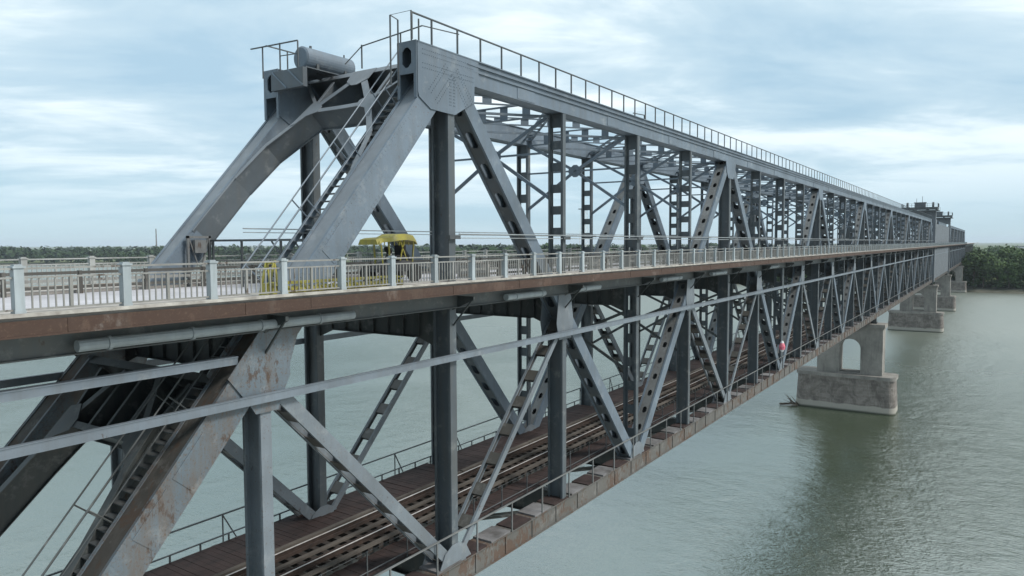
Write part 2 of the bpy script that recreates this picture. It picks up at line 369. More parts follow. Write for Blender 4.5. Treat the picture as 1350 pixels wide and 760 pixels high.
def truss_span(name, X0, NP, p, label, group, detail=True, sway_until=999):
    root = empty(name, (X0, 0, ZB-0.45), label, 'truss bridge', group)
    X1 = X0+NP*p
    S_DI = (0.72, 0.36, 1.42, 0.10)
    S_DU = (0.40, 0.24, 1.12, 0.08)
    # shared meshes, drawn from local x = 0
    b2 = MB(); me_up = build2('diagonal', [(member((0, ZB), (2*p, ZT), 0.60, 0.74, S_DU, m2=b2), S_UP), (b2, S_TAN)], False)
    b2 = MB(); me_dn = build2('diagonal', [(member((0, ZT), (2*p, ZB), 0.60, 0.74, S_DI, m2=b2), S_UP), (b2, S_POST)], False)
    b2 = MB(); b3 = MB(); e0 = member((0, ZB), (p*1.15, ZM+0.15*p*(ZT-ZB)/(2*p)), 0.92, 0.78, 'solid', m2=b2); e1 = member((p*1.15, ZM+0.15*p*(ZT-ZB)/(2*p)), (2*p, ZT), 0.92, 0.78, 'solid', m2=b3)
    if detail:                                            # rivet rows on the two sloping faces
        ea, eb = Vector((0, 0, ZB)), Vector((2*p, 0, ZT)); et = (eb-ea).normalized(); en = et.cross(Y_); L = (eb-ea).length
        k = 1.0
        while k < L-2.6:
            for q in (-0.40, -0.33, 0.33, 0.40):
                for sy in (-1, 1): (e0 if k < L*0.56 else e1).obox(ea+en*q, et, Y_, en, k-0.013, k+0.013, sy*0.405-0.008, sy*0.405+0.008, -0.013, 0.013)
            k += 0.16
        for k in (2.4, 6.9, 8.4, 15.5):                   # lapped splice plates
            for sy in (-1, 1): (e0 if k < L*0.56 else e1).obox(ea, et, Y_, en, k, k+1.25, sy*0.412-0.006, sy*0.412+0.006, -0.30, 0.30)
    me_e0 = build2('end_post', [(e0, S_END), (b2, S_GRIME_SHADE), (e1, S_ENDU), (b3, S_UPL)], False)  # lower covers carry the deck's shade in their brown
    me_e1 = member((0, ZT), (2*p, ZB), 0.92, 0.78, 'solid').mesh('end_post', S_UP)
    b2 = MB(); me_sd = build2('sub_diagonal', [(member((0, ZM-0.6), (p, ZB+0.3), 0.40, 0.72, (0.85, 0.60, 1.35, 0), m2=b2), S_LITE), (b2, S_BAT)], False)
    b2 = MB(); me_su = build2('sub_diagonal', [(member((0, ZB+0.3), (p, ZM-0.6), 0.24, 0.72, (0.85, 0.62, 1.35, 0), m2=b2), S_LITE), (b2, S_BAT)], False)
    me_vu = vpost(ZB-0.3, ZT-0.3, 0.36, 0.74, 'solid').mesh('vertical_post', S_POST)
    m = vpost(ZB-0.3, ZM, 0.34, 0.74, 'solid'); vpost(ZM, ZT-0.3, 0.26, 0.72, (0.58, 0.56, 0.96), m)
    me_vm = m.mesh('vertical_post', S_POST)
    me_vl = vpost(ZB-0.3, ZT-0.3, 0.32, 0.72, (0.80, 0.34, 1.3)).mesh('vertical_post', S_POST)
    me_gu = twoplates([(-1.15, 5.75), (-0.95, 5.0), (-0.55, 4.55), (0.55, 4.55), (0.95, 5.0), (1.15, 5.75)], 0.80).mesh('gusset_plate', S_UP)
    me_gm = twoplates([(-0.55, ZM+1.1), (0.1, ZM+1.25), (0.55, ZM+0.5), (0.75, ZM-0.6), (0.55, ZM-1.35), (-0.55, ZM-1.35), (-0.75, ZM-0.6), (-0.6, ZM+0.4)], 0.80).mesh('gusset_plate', S_LITE)
    me_gb = twoplates([(-0.95, ZB+0.36), (-0.6, ZB+0.95), (-0.2, ZB+1.15), (0.2, ZB+1.15), (0.6, ZB+0.95), (0.95, ZB+0.36)], 0.80).mesh('gusset_plate', S_LITE)
    # floor beam, brackets, top strut, bracing
    fb = MB(); zt_, zb_ = ROAD-0.42, -3.40
    fb.prismx([(0.4, zt_), (0.4, zb_-0.35), (1.3, zb_), (W-1.3, zb_), (W-0.4, zb_-0.35), (W-0.4, zt_)], -0.012, 0.012)
    fb.box(-0.16, 0.16, 0.4, W-0.4, zt_, zt_+0.03)
    fb.box(-0.15, 0.15, 1.3, W-1.3, zb_-0.03, zb_)
    for k in range(1, 8): fb.box(-0.09, 0.09, 0.4+k*0.766-0.01, 0.4+k*0.766+0.01, zb_+0.01, zt_-0.01)
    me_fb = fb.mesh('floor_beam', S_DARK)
    me_br = []
    for s_, y0 in ((-1, -0.40), (1, W+0.40)):
        br = MB()
        br.prismx([(y0, zt_), (y0, zt_-0.5), (y0+s_*(EDGE-0.5), zt_-0.12), (y0+s_*(EDGE-0.5), zt_)], -0.05, 0.05)
        br.beam((0.0, y0+s_*0.9, zt_-0.06), (0.0, y0, -2.9), 0.05, 0.05, (1, 0, 0))
        me_br.append(br.mesh('deck_bracket', S_DARK))
    ts = MB(); ladder_bar(ts, (0, 0.38, 6.0), (0, W-0.38, 6.0), 0.62, 0.16, 0.42, 1.15, (1, 0, 0))
    me_ts = ts.mesh('top_strut', S_UP)
    tb = MB(); ladder_bar(tb, (0.1, 0.36, 5.98), (p-0.1, W-0.36, 5.98), 0.40, 0.12, 0.42, 1.3, (0, 0, 1)); ladder_bar(tb, (0.1, W-0.36, 6.2), (p-0.1, 0.36, 6.2), 0.34, 0.12, 0.42, 1.3, (0, 1, 0))
    tb.beam((0.1, W-0.36, 5.62), (p-0.1, 0.36, 5.62), 0.1, 0.1)
    me_tb = tb.mesh('top_bracing', S_UP)
    sw = MB(); zc = 4.05
    for a in ((0.36, 5.7), (W-0.36, 5.7), (0.36, 2.0), (W-0.36, 2.0)): sw.beam((0, a[0], a[1]), (0, W/2, zc), 0.10, 0.15, (1, 0, 0))
    sw.beam((0, 0.36, zc), (0, W-0.36, zc), 0.06, 0.09, (1, 0, 0))
    sw.prismx([(W/2-0.42, zc+0.1), (W/2-0.1, zc+0.34), (W/2+0.1, zc+0.34), (W/2+0.42, zc+0.1), (W/2+0.42, zc-0.1), (W/2+0.1, zc-0.34), (W/2-0.1, zc-0.34), (W/2-0.42, zc-0.1)], -0.03, 0.03)
    me_sw = sw.mesh('sway_brace', S_UP)
    lw = MB(); zc = -5.1
    for a in ((0.36, -3.75), (W-0.36, -3.75), (0.36, -6.9), (W-0.36, -6.9)): lw.beam((0, a[0], a[1]), (0, W/2, zc), 0.10, 0.15, (1, 0, 0))
    lw.prismx([(W/2-0.42, zc+0.1), (W/2-0.1, zc+0.34), (W/2+0.1, zc+0.34), (W/2+0.42, zc+0.1), (W/2+0.42, zc-0.1), (W/2, zc-0.34), (W/2-0.42, zc-0.1)], -0.03, 0.03)
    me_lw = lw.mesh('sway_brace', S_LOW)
    cb = MB(); cb.box(-0.015, 0.015, 0.4, W-0.4, -12.5, -11.32); cb.box(-0.2, 0.2, 0.4, W-0.4, -11.32, -11.29); cb.box(-0.2, 0.2, 0.4, W-0.4, -12.53, -12.5)
    me_cb = cb.mesh('cross_girder', S_LOW)
    lb = MB()
    for q in ((0.25, 0.4, p-0.25, W-0.4), (0.25, W-0.4, p-0.25, 0.4)): ladder_bar(lb, (q[0], q[1], -12.2), (q[2], q[3], -12.2), 0.32, 0.1, 0.2, 1.5, (0, 0, 1))
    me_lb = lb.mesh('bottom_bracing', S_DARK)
    for yy in (0.0, W):
        out = -1 if yy == 0 else 1
        # chords
        tcx0, tcx1 = X0+2*p-1.8, X1-2*p+1.8
        tp = MB(); 
        for sy in (-1, 1): tp.box(tcx0, tcx1, sy*0.37-0.02, sy*0.37+0.02, 5.70, 6.60)
        tp.box(tcx0, tcx1, -0.46, 0.46, 6.60, 6.64); tp.box(tcx0, tcx1, -0.35, 0.35, 5.74, 5.765)
        tp.box(tcx0+2.7, tcx1-2.7, out*0.39 if out > 0 else -0.47, 0.47 if out > 0 else -0.39, 6.40, 6.43)
        tp.box(tcx0+2.7, tcx1-2.7, out*0.39 if out > 0 else -0.45, 0.45 if out > 0 else -0.39, 6.20, 6.23)
        k = 0; xx = tcx0+6
        while xx < tcx1-3:                                   # splice plates on the outer web
            a, b_ = sorted((out*0.392, out*0.410)); tp.box(xx, xx+1.3, a, b_, 5.74, 6.17); xx += p
        tp.build('top_chord', S_UP, root, (0, yy, 0))
        bc = MB(); x0, x1 = X0-0.9, X1+0.9
        for sy in (-1, 1): bc.box(x0, x1, sy*0.37-0.02, sy*0.37+0.02, -12.44, -11.66)
        bc.box(x0, x1, -0.34, 0.34, -12.40, -12.37); bc.box(x0, x1, -0.47, 0.47, -11.66, -11.62)
        a, b_ = sorted((out*0.39, out*0.47)); bc.box(x0, x1, a, b_, -12.44, -12.41)
        xx = X0+1.2
        while xx < X1-1: 
            a, b_ = sorted((out*0.391, out*0.43)); bc.box(xx, xx+0.09, a, b_, -12.40, -11.67); xx += 2.0
        cps = [MB(), MB()]; xx = X0+0.6; i = 0
        while xx < X1-1.5:                                   # loose cover plates laid on the chord
            cps[i % 2].obox(Vector((xx, 0, -11.615)), X_, Y_, Z_, 0, 1.30, -0.44, 0.46, 0.0, 0.05+0.025*(i % 2)); xx += 1.6; i += 1
        tag(build2('bottom_chord', [(bc, S_CHORD), (cps[0], WOOD), (cps[1], SLAB)], root, (0, yy, 0)), 'weathered bottom chord with rust blooms')
        for i in range(0, NP+1):
            x = X0+i*p
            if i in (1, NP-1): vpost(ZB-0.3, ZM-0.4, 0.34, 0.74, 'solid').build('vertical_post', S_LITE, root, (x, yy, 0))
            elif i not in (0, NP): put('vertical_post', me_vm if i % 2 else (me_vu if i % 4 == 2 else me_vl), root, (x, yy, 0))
            if i % 4 == 0 and i < NP:
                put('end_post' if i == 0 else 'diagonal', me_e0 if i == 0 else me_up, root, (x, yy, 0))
            if i % 4 == 2:
                put('end_post' if i == NP-2 else 'diagonal', me_e1 if i == NP-2 else me_dn, root, (x, yy, 0))
            if i % 4 == 1: put('sub_diagonal', me_sd, root, (x, yy, 0))
            if i % 4 == 2: put('sub_diagonal', me_su, root, (x, yy, 0))
            if i % 4 == 2 and i not in (2, NP-2): put('gusset_plate', me_gu, root, (x, yy, 0))
            if i % 2 == 1 and i not in (1, NP-1): put('gusset_plate', me_gm, root, (x, yy, 0))
            if i % 2 == 0: put('gusset_plate', me_gb, root, (x, yy, 0))
        # end gussets of the portal frames
        for s_, xc in ((1, X0+2*p), (-1, X1-2*p)):
            pts = [(-1.80, 6.60), (-1.80, 5.0), (-1.74, 4.84), (-1.16, 4.52), (-0.3, 4.50), (0.15, 4.50), (1.28, 5.1), (1.30, 5.68), (1.55, 5.72), (1.55, 6.60)]
            g = twoplates([(xc+s_*a, b) for a, b in pts][::s_], 0.84)
            e0, e1 = sorted((xc-s_*1.80, xc-s_*1.84))
            g.box(e0, e1, -0.42, 0.42, 5.60, 5.80); g.box(e0, e1, -0.42, 0.42, 6.46, 6.66)
            for sy in (-1, 1):
                g.box(e0, e1, min(sy*0.42, sy*0.20), max(sy*0.42, sy*0.20), 5.80, 6.46)
                g.box(e0, e1, min(sy*0.42, sy*0.30), max(sy*0.42, sy*0.30), 4.80, 5.60)
                for zc_, zs in ((5.80, 1), (6.46, -1)):
                    g.prismx([(sy*0.20, zc_), (sy*0.06, zc_), (sy*0.20, zc_+zs*0.14)], e0, e1)
            if s_ == 1 and detail and yy == 0:
                for (ux, uz, wx_, n0, n1) in ((-0.66, -0.75, 0.30, 2, 15), (0.0, -1.0, 0.14, 4, 17), (0.66, -0.75, 0.24, 2, 15), (1.0, 0.0, 0.30, -14, 12)):   # rivet rows follow the members
                    for rr in (-1, -0.5, 0.5, 1):
                        for a in range(n0, n1):
                            xr = xc+ux*a*0.11-uz*rr*wx_; zr = 6.12+uz*a*0.11+ux*rr*wx_
                            if -1.7 < xr-xc < 1.25 and 4.7 < zr < 6.55: g.obox(Vector((xr, -0.4505, zr)), X_, Y_, Z_, -0.013, 0.013, -0.010, 0.004, -0.013, 0.013)
            g.build('gusset_plate', S_UP, root, (0, yy, 0))
            pts = [(-1.15, ZM-0.45), (0.25, ZM+1.15), (1.75, ZM+1.20), (1.05, ZM+0.45), (0.78, ZM-0.30), (0.78, ZM-0.60), (0.50, ZM-1.15), (0.35, ZM-1.5), (-0.35, ZM-1.5), (-0.55, ZM-1.2)]
            xm = X0+p if s_ == 1 else X1-p
            mg = twoplates([(xm+s_*a, b) for a, b in pts][::s_], 0.86)
            tag(mg.build('gusset_plate', S_END, root, (0, yy, 0)), 'large gusset streaked with rust') if s_ == 1 else mg.build('gusset_plate', S_LOW, root, (0, yy, 0))
    for i in range(0, NP+1):
        x = X0+i*p
        put('floor_beam', me_fb, root, (x, 0, 0)); put('deck_bracket', me_br[0], root, (x, 0, 0)); put('deck_bracket', me_br[1], root, (x, 0, 0)); put('cross_girder', me_cb, root, (x, 0, 0))
        if i < NP: put('bottom_bracing', me_lb, root, (x, 0, 0))
        if 2 < i < NP-2:
            put('top_strut', me_ts, root, (x, 0, 0)); put('sway_brace', me_sw, root, (x, 0, 0))
        if 2 <= i < NP-2: put('top_bracing', me_tb, root, (x, 0, 0))
        if 4 <= i <= NP-2: put('sway_brace', me_lw, root, (x, 0, 0))
    # longitudinal deck stringers, rusty edge channels
    for y in (1.0, 2.6, 4.3, 5.9):
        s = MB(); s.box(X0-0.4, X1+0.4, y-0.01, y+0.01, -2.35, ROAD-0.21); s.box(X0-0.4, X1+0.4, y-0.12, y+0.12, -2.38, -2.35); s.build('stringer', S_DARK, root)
    for y in (-0.62, W+0.62):
        s = MB(); s.box(X0-0.4, X1+0.4, y-0.012, y+0.012, -2.22, ROAD-0.22); s.box(X0-0.4, X1+0.4, y-0.1, y+0.1, -2.25, -2.22); s.build('stringer', S_LOW, root)
    for s_, y in ((-1, -EDGE), (1, W+EDGE)):
        s = MB(); a, b_ = sorted((y, y-s_*0.03)); s.box(X0-0.5, X1+0.5, a, b_, -1.68, -1.395)
        a, b_ = sorted((y+s_*0.03, y-s_*0.12)); s.box(X0-0.5, X1+0.5, a, b_, -1.71, -1.68)
        x = X0+0.7
        while x < X1: 
            a, b_ = sorted((y, y+s_*0.012)); s.box(x, x+0.03, a, b_, -1.675, -1.40); x += random.choice((4.0, 2.0, 6.0))
        tag(s.build('deck_edge_beam', S_RUST, root), 'rust brown deck edge beam')
    # railway stringers
    for y in (2.6, 4.45):
        s = MB(); s.box(X0-0.4, X1+0.4, y-0.012, y+0.012, -12.3, -11.22); s.box(X0-0.4, X1+0.4, y-0.15, y+0.15, -11.22, -11.19); s.build('rail_stringer', S_LOW, root)
    # maintenance strut below deck, both sides
    for y in (-0.56, W+0.56):
        s = MB(); s.box(X0+0.2, X1-0.2, y-0.05, y+0.05, -4.13, -3.92); s.box(X0+0.2, X1-0.2, y-0.07, y+0.07, -3.92, -3.90)
        tag(s.build('side_strut', S_STRUT, root), 'pale grey horizontal strut running along the truss')
    return root

def portal(root, X0, s_, which):
    """portal frame in the plane of the sloping end posts"""
    tdir = Vector((16.0*s_, 0, ZT-ZB)).normalized(); nrm = Vector((-tdir.z*s_, 0, tdir.x*s_))*s_     # points out of the span and up
    if nrm.z < 0: nrm = -nrm
    def pt(y, z): return Vector((X0 + s_*16.0*(z-ZB)/(ZT-ZB), y, z))
    m = MB(); mw = MB()
    def bar(a, b, wf, d, yw=0.03):
        p0, p1 = pt(*a), pt(*b); t = (p1-p0); L = t.length; t.normalize(); w = nrm.cross(t)
        m.obox(p0, t, w, nrm, 0, L, -wf/2, wf/2, d/2-0.025, d/2)
        mw.obox(p0, t, w, nrm, 0, L, -wf/2, wf/2, -d/2, -d/2+0.025)
        mw.obox(p0, t, w, nrm, 0, L, -yw/2, yw/2, -d/2+0.025, d/2-0.025)
    def plate(pts):
        P = [pt(*a)+nrm*(D2/2+0.004) for a in pts]; Q = [q+nrm*0.02 for q in P]; o = len(m.v); n = len(P)
        m.v += [tuple(q) for q in P+Q]; m.f += [tuple(o+i for i in range(n)), tuple(o+n+i for i in reversed(range(n)))]
        for i in range(n): j = (i+1) % n; m.f.append((o+i, o+j, o+n+j, o+n+i))
    D2 = 0.86; c = W/2
    if which == 'upper':
        for q in (0, 1):
            f = lambda y: W-y if q else y
            A = (f(1.95), 4.64)
            bar((f(0.42), 6.12), (c, 6.12), 0.24, D2); bar(A, (c, 6.05), 0.26, D2); bar(A, (c, 4.62), 0.20, D2)
            bar(A, (f(0.82), 3.35), 0.22, D2); bar((f(0.82), 3.35), (f(0.46), 2.1), 0.20, D2); bar((f(0.46), 2.1), (f(0.40), 0.2), 0.12, D2)
            bar(A, (f(1.95), 5.95), 0.13, D2*0.9); bar((f(1.95), 4.95), (f(0.55), 5.95), 0.13, D2*0.9)
            plate([(f(1.45), 4.06), (f(1.80), 4.99), (f(2.10), 4.96), (f(2.5), 4.78), (f(2.5), 4.56), (f(1.95), 4.42), (f(1.65), 4.12)])
        plate([(c-0.62, 6.2), (c-0.55, 5.75), (c-0.15, 5.55), (c+0.15, 5.55), (c+0.55, 5.75), (c+0.62, 6.2)])
        # solid web behind the upper panel
        p0 = [pt(y, z)-nrm*0.38 for y, z in ((1.9, 4.70), (W-1.9, 4.70), (W-0.5, 6.05), (0.5, 6.05))]; Q = [q-nrm*0.02 for q in p0]
        mw.hexa([*p0, *Q])
        return build2('portal_frame', [(m, S_UPL), (mw, S_WEB_SHADE)], root)  # paler flanges, darker webs: the fall of light painted into them
    for q in (0, 1):
        f = lambda y: W-y if q else y
        A = (f(1.55), -5.25)
        bar((f(0.42), -3.75), (c, -3.75), 0.24, D2); bar(A, (f(2.6), -3.9), 0.22, D2); bar(A, (c, -5.25), 0.20, D2)
        bar(A, (f(1.2), -6.2), 0.24, D2); bar((f(1.2), -6.2), (f(0.55), -8.6), 0.24, D2)
        bar(A, (f(1.2), -3.9), 0.10, D2*0.9)
        plate([(f(1.2), -5.95), (f(1.3), -4.9), (f(1.75), -4.8), (f(2.1), -5.12), (f(2.1), -5.4), (f(1.6), -5.6)])
    p0 = [pt(y, z)-nrm*0.25 for y, z in ((1.7, -5.2), (W-1.7, -5.2), (W-0.9, -3.8), (0.9, -3.8))]; Q = [q-nrm*0.02 for q in p0]; mw.hexa([*p0, *Q])
    for y in (2.6, c, W-2.6): bar((y, -5.2), (y, -3.8), 0.10, D2*0.8)
    return build2('portal_frame', [(m, S_LOW), (mw, S_DARK)], root)  # webs darker than flanges, their shade put into the colour

main = truss_span('truss_span', 0.0, 32, P8, 'long double-deck grey steel truss of the bridge nearest the camera, with the sloping end posts', 'truss spans of the bridge')
portal(main, 0.0, 1, 'upper'); portal(main, 0.0, 1, 'lower'); portal(main, 256.0, -1, 'upper')
# near-end longitudinal struts at the knee level
for y in (-0.30, W+0.30):
    s = MB(); s.box(-0.5, 7.2, y-0.09, y+0.09, -3.05, -2.87); s.box(-0.5, 7.2, y-0.11, y+0.11, -2.87, -2.84); s.build('side_strut', S_STRUT if y < 0 else S_LOW, main)
lift = truss_span('truss_span', 257.2, 8, 9.7, 'grey steel lift span between the two lifting towers far down the bridge', 'truss spans of the bridge', False)
lc = MB()
x = 258.0
while x < 333: lc.box(x, x+1.9, -0.60, -0.50, -11.6, 6.9 if x < 262 or x > 330 else 5.6); x += 2.0
tag(lc.build('side_cladding', S_LIFT, lift), 'pale grey ribbed cladding on the lift span')
far_span = truss_span('truss_span', 336.0, 24, P8, 'distant grey steel truss span beyond the lifting towers, next to the wooded bank', 'truss spans of the bridge', False)
portal(far_span, 528.0, -1, 'upper')

# low approach trusses at both ends (road on top, railway below)
def approach(name, X0, X1, label):
    root = empty(name, (X0, 0, -12.45), label, 'truss bridge', 'truss spans of the bridge')
    n = round(abs(X1-X0)/8)
    vm = vpost(-12, -2.3, 0.34, 0.6, 'solid').mesh('vertical_post', S_LOW)
    d1 = member((0, -12), (8, -2.6), 0.42, 0.6, (0.5, 0.3, 1.2, 0)).mesh('diagonal', S_LOW); d2 = member((0, -2.6), (8, -12), 0.42, 0.6, (0.5, 0.3, 1.2, 0)).mesh('diagonal', S_LOW)
    for yy in (0, W):
        c = MB(); c.box(X0, X1, -0.33, 0.33, -2.9, -2.2); c.build('top_chord', S_LOW, root, (0, yy, 0))
        c = MB(); c.box(X0, X1, -0.33, 0.33, -12.4, -11.7); c.build('bottom_chord', S_CHORD, root, (0, yy, 0))
        for i in range(n):
            x = X0+8*i
            put('vertical_post', vm, root, (x+(0.2 if i == 0 else 0), yy, 0)); put('diagonal', d1 if i % 2 else d2, root, (x, yy, 0))
    for i in range(n+1):
        c = MB(); x = X0+8*i; c.box(x-0.14, x+0.14, 0.35, W-0.35, -3.2, ROAD-0.42); c.box(x-0.14, x+0.14, 0.35, W-0.35, -12.4, -11.4); c.build('floor_beam', S_DARK, root)
    for y in (-EDGE+0.015, W+EDGE-0.015):
        c = MB(); c.box(X0, X1, y-0.015, y+0.015, -1.68, -1.33); tag(c.build('deck_edge_beam', S_RUST, root), 'rust brown deck edge beam')
    c = MB()
    for y in (-0.62, 1.0, 3.5, 5.9, W+0.62): c.box(X0, X1, y-0.02, y+0.02, -2.3, ROAD-0.22)
    c.build('stringer', S_DARK, root)
approach('approach_span', -97.0, -1.0, 'low deck truss approach span left of the sloping end posts, mostly out of frame')
approach('approach_span', 529.0, 721.0, 'low dark approach truss running into the trees at the far end of the bridge')

# ------------------------------------------------------------------ deck
def struct(m, name, mat, smooth=False): return tag(m.build(name, mat, None, (0, 0, 0), smooth), kind='structure')
m = MB(); m.box(-97, 900, 0.55, W-0.55, ROAD-0.19, ROAD); struct(m, 'road', ASPHALT)
m = MB()
m.box(-97, 900, -EDGE+0.09, 0.546, ROAD-0.20, -1.33); m.box(-97, 900, W-0.546, W+EDGE-0.09, ROAD-0.20, -1.33)
struct(m, 'sidewalk', CONC)
m = MB()
for a, b_ in ((-EDGE-0.05, -EDGE+0.22), (W+EDGE-0.22, W+EDGE+0.05)): m.box(-97, 900, a, b_, -1.326, -1.26)
struct(m, 'kerb', KERB)

# parapets
def parapet(y, x0, x1, mp, mpost, label, seed):
    rnd = random.Random(seed)
    root = empty('parapet_railing', (x0, y, -1.26), label, 'railing', 'parapet railings along the road deck')
    m = MB(); m.beam((x0, y, -0.43), (x1, y, -0.43), 0.07, 0.04); m.build('top_rail', mp, root)
    m = MB(); m.beam((x0, y, -0.60), (x1, y, -0.60), 0.045, 0.035); m.build('lower_rail', mp, root)
    m = MB(); m.beam((x0, y, -1.20), (x1, y, -1.20), 0.05, 0.035); m.build('bottom_rail', mp, root)
    def post(m, x):
        m.box(x-0.085, x+0.085, y-0.085, y+0.085, -1.26, -0.42)
        m.box(x-0.108, x+0.108, y-0.108, y+0.108, -0.42, -0.382); m.box(x-0.07, x+0.07, y-0.07, y+0.07, -0.382, -0.352)
        m.box(x-0.095, x+0.095, y-0.095, y+0.095, -1.26, -1.20)
    def infill(m, x, far):
        n = 12
        for i in range(1, n+1):
            if rnd.random() < 0.012: continue
            xx = x + 0.10 + (1.8)*i/(n+1); r = 0.013 if i != 6 else 0.03
            dx = rnd.uniform(-0.006, 0.006) * (5 if rnd.random() < 0.05 else 1)
            m.hexa([(xx-r, y-r, -1.19), (xx+r, y-r, -1.19), (xx+r, y+r, -1.19), (xx-r, y+r, -1.19), (xx-r+dx, y-r, -0.61), (xx+r+dx, y-r, -0.61), (xx+r+dx, y+r, -0.61), (xx-r+dx, y+r, -0.61)])
    xs = [1.92+2*k for k in range(-49, 263) if x0 <= 1.92+2*k <= x1]
    near_ = sorted(xs, key=lambda x: (abs(x-20) if x > 0 else 900+abs(x)))[:98]
    rest, rinf = MB(), MB()
    for x in xs:
        if x in near_:
            p_ = MB(); post(p_, 0); put('railing_post', p_.mesh('railing_post', mpost) if False else POSTS.setdefault((y, 0), p_.mesh('railing_post', mpost)), root, (x, 0, 0))
            q_ = MB(); infill(q_, 0, False)
            ky = (y, 1, rnd.randrange(8)); 
            if ky not in POSTS: POSTS[ky] = q_.mesh('baluster_panel', mp)
            put('baluster_panel', POSTS[ky], root, (x, 0, 0))
        else: post(rest, x); infill(rinf, x, True)
    tag(rest.build('railing_post', mpost, root), kind='stuff'); tag(rinf.build('baluster_panel', mp, root), kind='stuff')
POSTS = {}
parapet(-1.30, -97, 524, W_PAINT, W_POST, 'white painted parapet railing with square posts on the rusty deck edge nearest the camera', 1)
parapet(W+1.30, -97, 524, W_FAR, W_FAR, 'weathered pale parapet railing along the far edge of the road deck', 2)

# inner guard rails between the road and the trusses
for y, lab in ((0.80, 'low weathered steel guard rail beside the near truss on the road deck'), (W-0.80, 'low weathered steel guard rail beside the far truss on the road deck')):
    root = empty('guard_rail', (0, y, ROAD), lab, 'guard rail', 'guard rails along the roadway')
    gx = 18.0 if y < 3 else -96.0
    for z in (-0.80, -1.02, -1.22):
        m = MB(); m.beam((gx, y, z), (524, y, z), 0.04, 0.09); m.build('rail_beam', W_PAINT if z == -1.02 else S_BAT, root)
    m = MB(); xx = gx+0.5
    while xx < 524: m.box(xx, xx+0.1, y-0.06, y+0.06, ROAD, -0.74); xx += 2
    tag(m.build('guard_post', S_BAT, root), kind='stuff')
for k, (x, y, lab) in enumerate(((20.6, 2.1, 'pale concrete block on the road deck just right of the solid truss post'), (32.4, 2.2, 'pale concrete block on the road deck farther along behind the railing'), (23.6, 4.6, 'wide low concrete block standing in the middle of the roadway'))):
    m = MB(); m.prism([(x-0.8, ROAD), (x+0.8, ROAD), (x+0.7, ROAD+0.55), (x-0.7, ROAD+0.55)], y-0.3, y+0.3); tag(m.build('concrete_block', CONC), lab, 'concrete block')

# cable pipes at eye level along both trusses
for y, z, lab in ((-0.46, 0.2, 'pair of thin cable pipes strung along the near truss above the railing'), (W-0.5, 0.44, 'pair of thin cable pipes strung along the far truss above the road')):
    root = empty('cable_pipe', (17, y, z), lab, 'pipe', 'cable pipes along the trusses')
    x0 = 16.3 if y < 0 else 12.4
    m = MB(); m.tube((x0, y, z+0.14), (254, y, z+0.14), 0.025, 6); m.build('pipe', S_PIPE, root)
    m = MB(); m.tube((x0, y, z), (254, y, z), 0.018, 6); m.build('pipe', S_PIPE, root)
    for k in range(2, 32):
        m = MB(); x = 8*k; m.box(x-0.30, x+0.30, y-0.07, y+0.10, z-0.04, z+0.09); m.build('pipe_clamp', S_RAIL, root)

# drain pipe under the near deck edge
root = empty('drain_pipe', (3.1, -0.9, -2.05), 'pale grey round pipe hung under the near deck edge', 'pipe')
for a, b_ in ((3.1, 10.7), (18.6, 21.4), (24.3, 26.4), (34, 37), (42.5, 45.5), (57, 60)):
    m = MB(); m.tube((a, -0.9, -2.05), (b_, -0.9, -2.05), 0.125, 12); x = a+0.6
    while x < b_: m.tube((x, -0.9, -2.05), (x+0.08, -0.9, -2.05), 0.15, 12); x += 1.9
    m.build('pipe_length', S_PIPE, root)

# ------------------------------------------------------------------ railway
root = empty('railway_track', (0, 3.5, -11.2), 'single railway track with dark sleepers on the lower deck', 'railway track')
YR = 3.52
slm = MB(); slm.box(-0.12, 0.12, YR-1.35, YR+1.35, -11.19, -11.01); slme = slm.mesh('sleeper', TIE)
rest = MB()
for k in range(-180, 1300):
    x = 0.55*k
    if 6 < x < 60.5: put('sleeper', slme, root, (x, 0, 0))
    elif x < 528: rest.box(x-0.12, x+0.12, YR-1.35, YR+1.35, -11.19, -11.01)
tag(rest.build('sleeper', TIE, root), kind='stuff')
for y in (YR-0.75, YR+0.75):
    m = MB(); m.box(-97, 721, y-0.034, y+0.034, -10.835, -10.83); m2 = MB(); m2.box(-97, 721, y-0.036, y+0.036, -10.87, -10.835); m2.box(-97, 721, y-0.01, y+0.01, -10.98, -10.87); m2.box(-97, 721, y-0.065, y+0.065, -11.005, -10.98)
    build2('rail', [(m2, RAILRUST), (m, RAILTOP)], root)
for y in (YR-0.52, YR+0.52):
    m = MB(); m.box(-97, 528, y-0.03, y+0.03, -11.004, -10.89); m.build('guard_rail', RAILRUST, root)
for y in (YR-1.22, YR, YR+1.22):
    m = MB(); x = -97
    while x < 528: m.box(x, x+5.95, y-0.10, y+0.10, -11.005, -10.93 + random.uniform(-0.01, 0.02)); x += 6
    m.build('guard_timber', TIMBER, root)
for nm, y0, y1, lab in (('plank_walkway', 0.95, YR-1.42, 'dark red-brown plank walkway between the railway track and the near truss'), ('plank_walkway', YR+1.42, W+0.62, 'dark red-brown plank walkway between the railway track and the far truss')):
    m = MB(); x = -97.0; r = random.Random(3)
    while x < 526:
        w = 0.24 if x < 90 else 2.4
        yb = y1 if (y1 < 6 or abs((x+4) % 8 - 4) > 0.35) else W-0.5
        j = r.uniform(-0.008, 0.008) + (0.02 if r.random() < 0.03 else 0)
        m.box(x, x+w-0.012, y0+r.uniform(-0.03, 0.03), yb+r.uniform(-0.03, 0.03), -11.26+j, -11.20+j); x += w
    rt_ = tag(m.build(nm, WOOD), lab, 'walkway', 'plank walkways beside the track')
    m = MB()
    for y in (y0+0.2, (y0+y1)/2, y1-0.2): m.box(-97, 526, y-0.05, y+0.05, -11.42, -11.28)
    m.build('bearer', S_DARK, rt_)

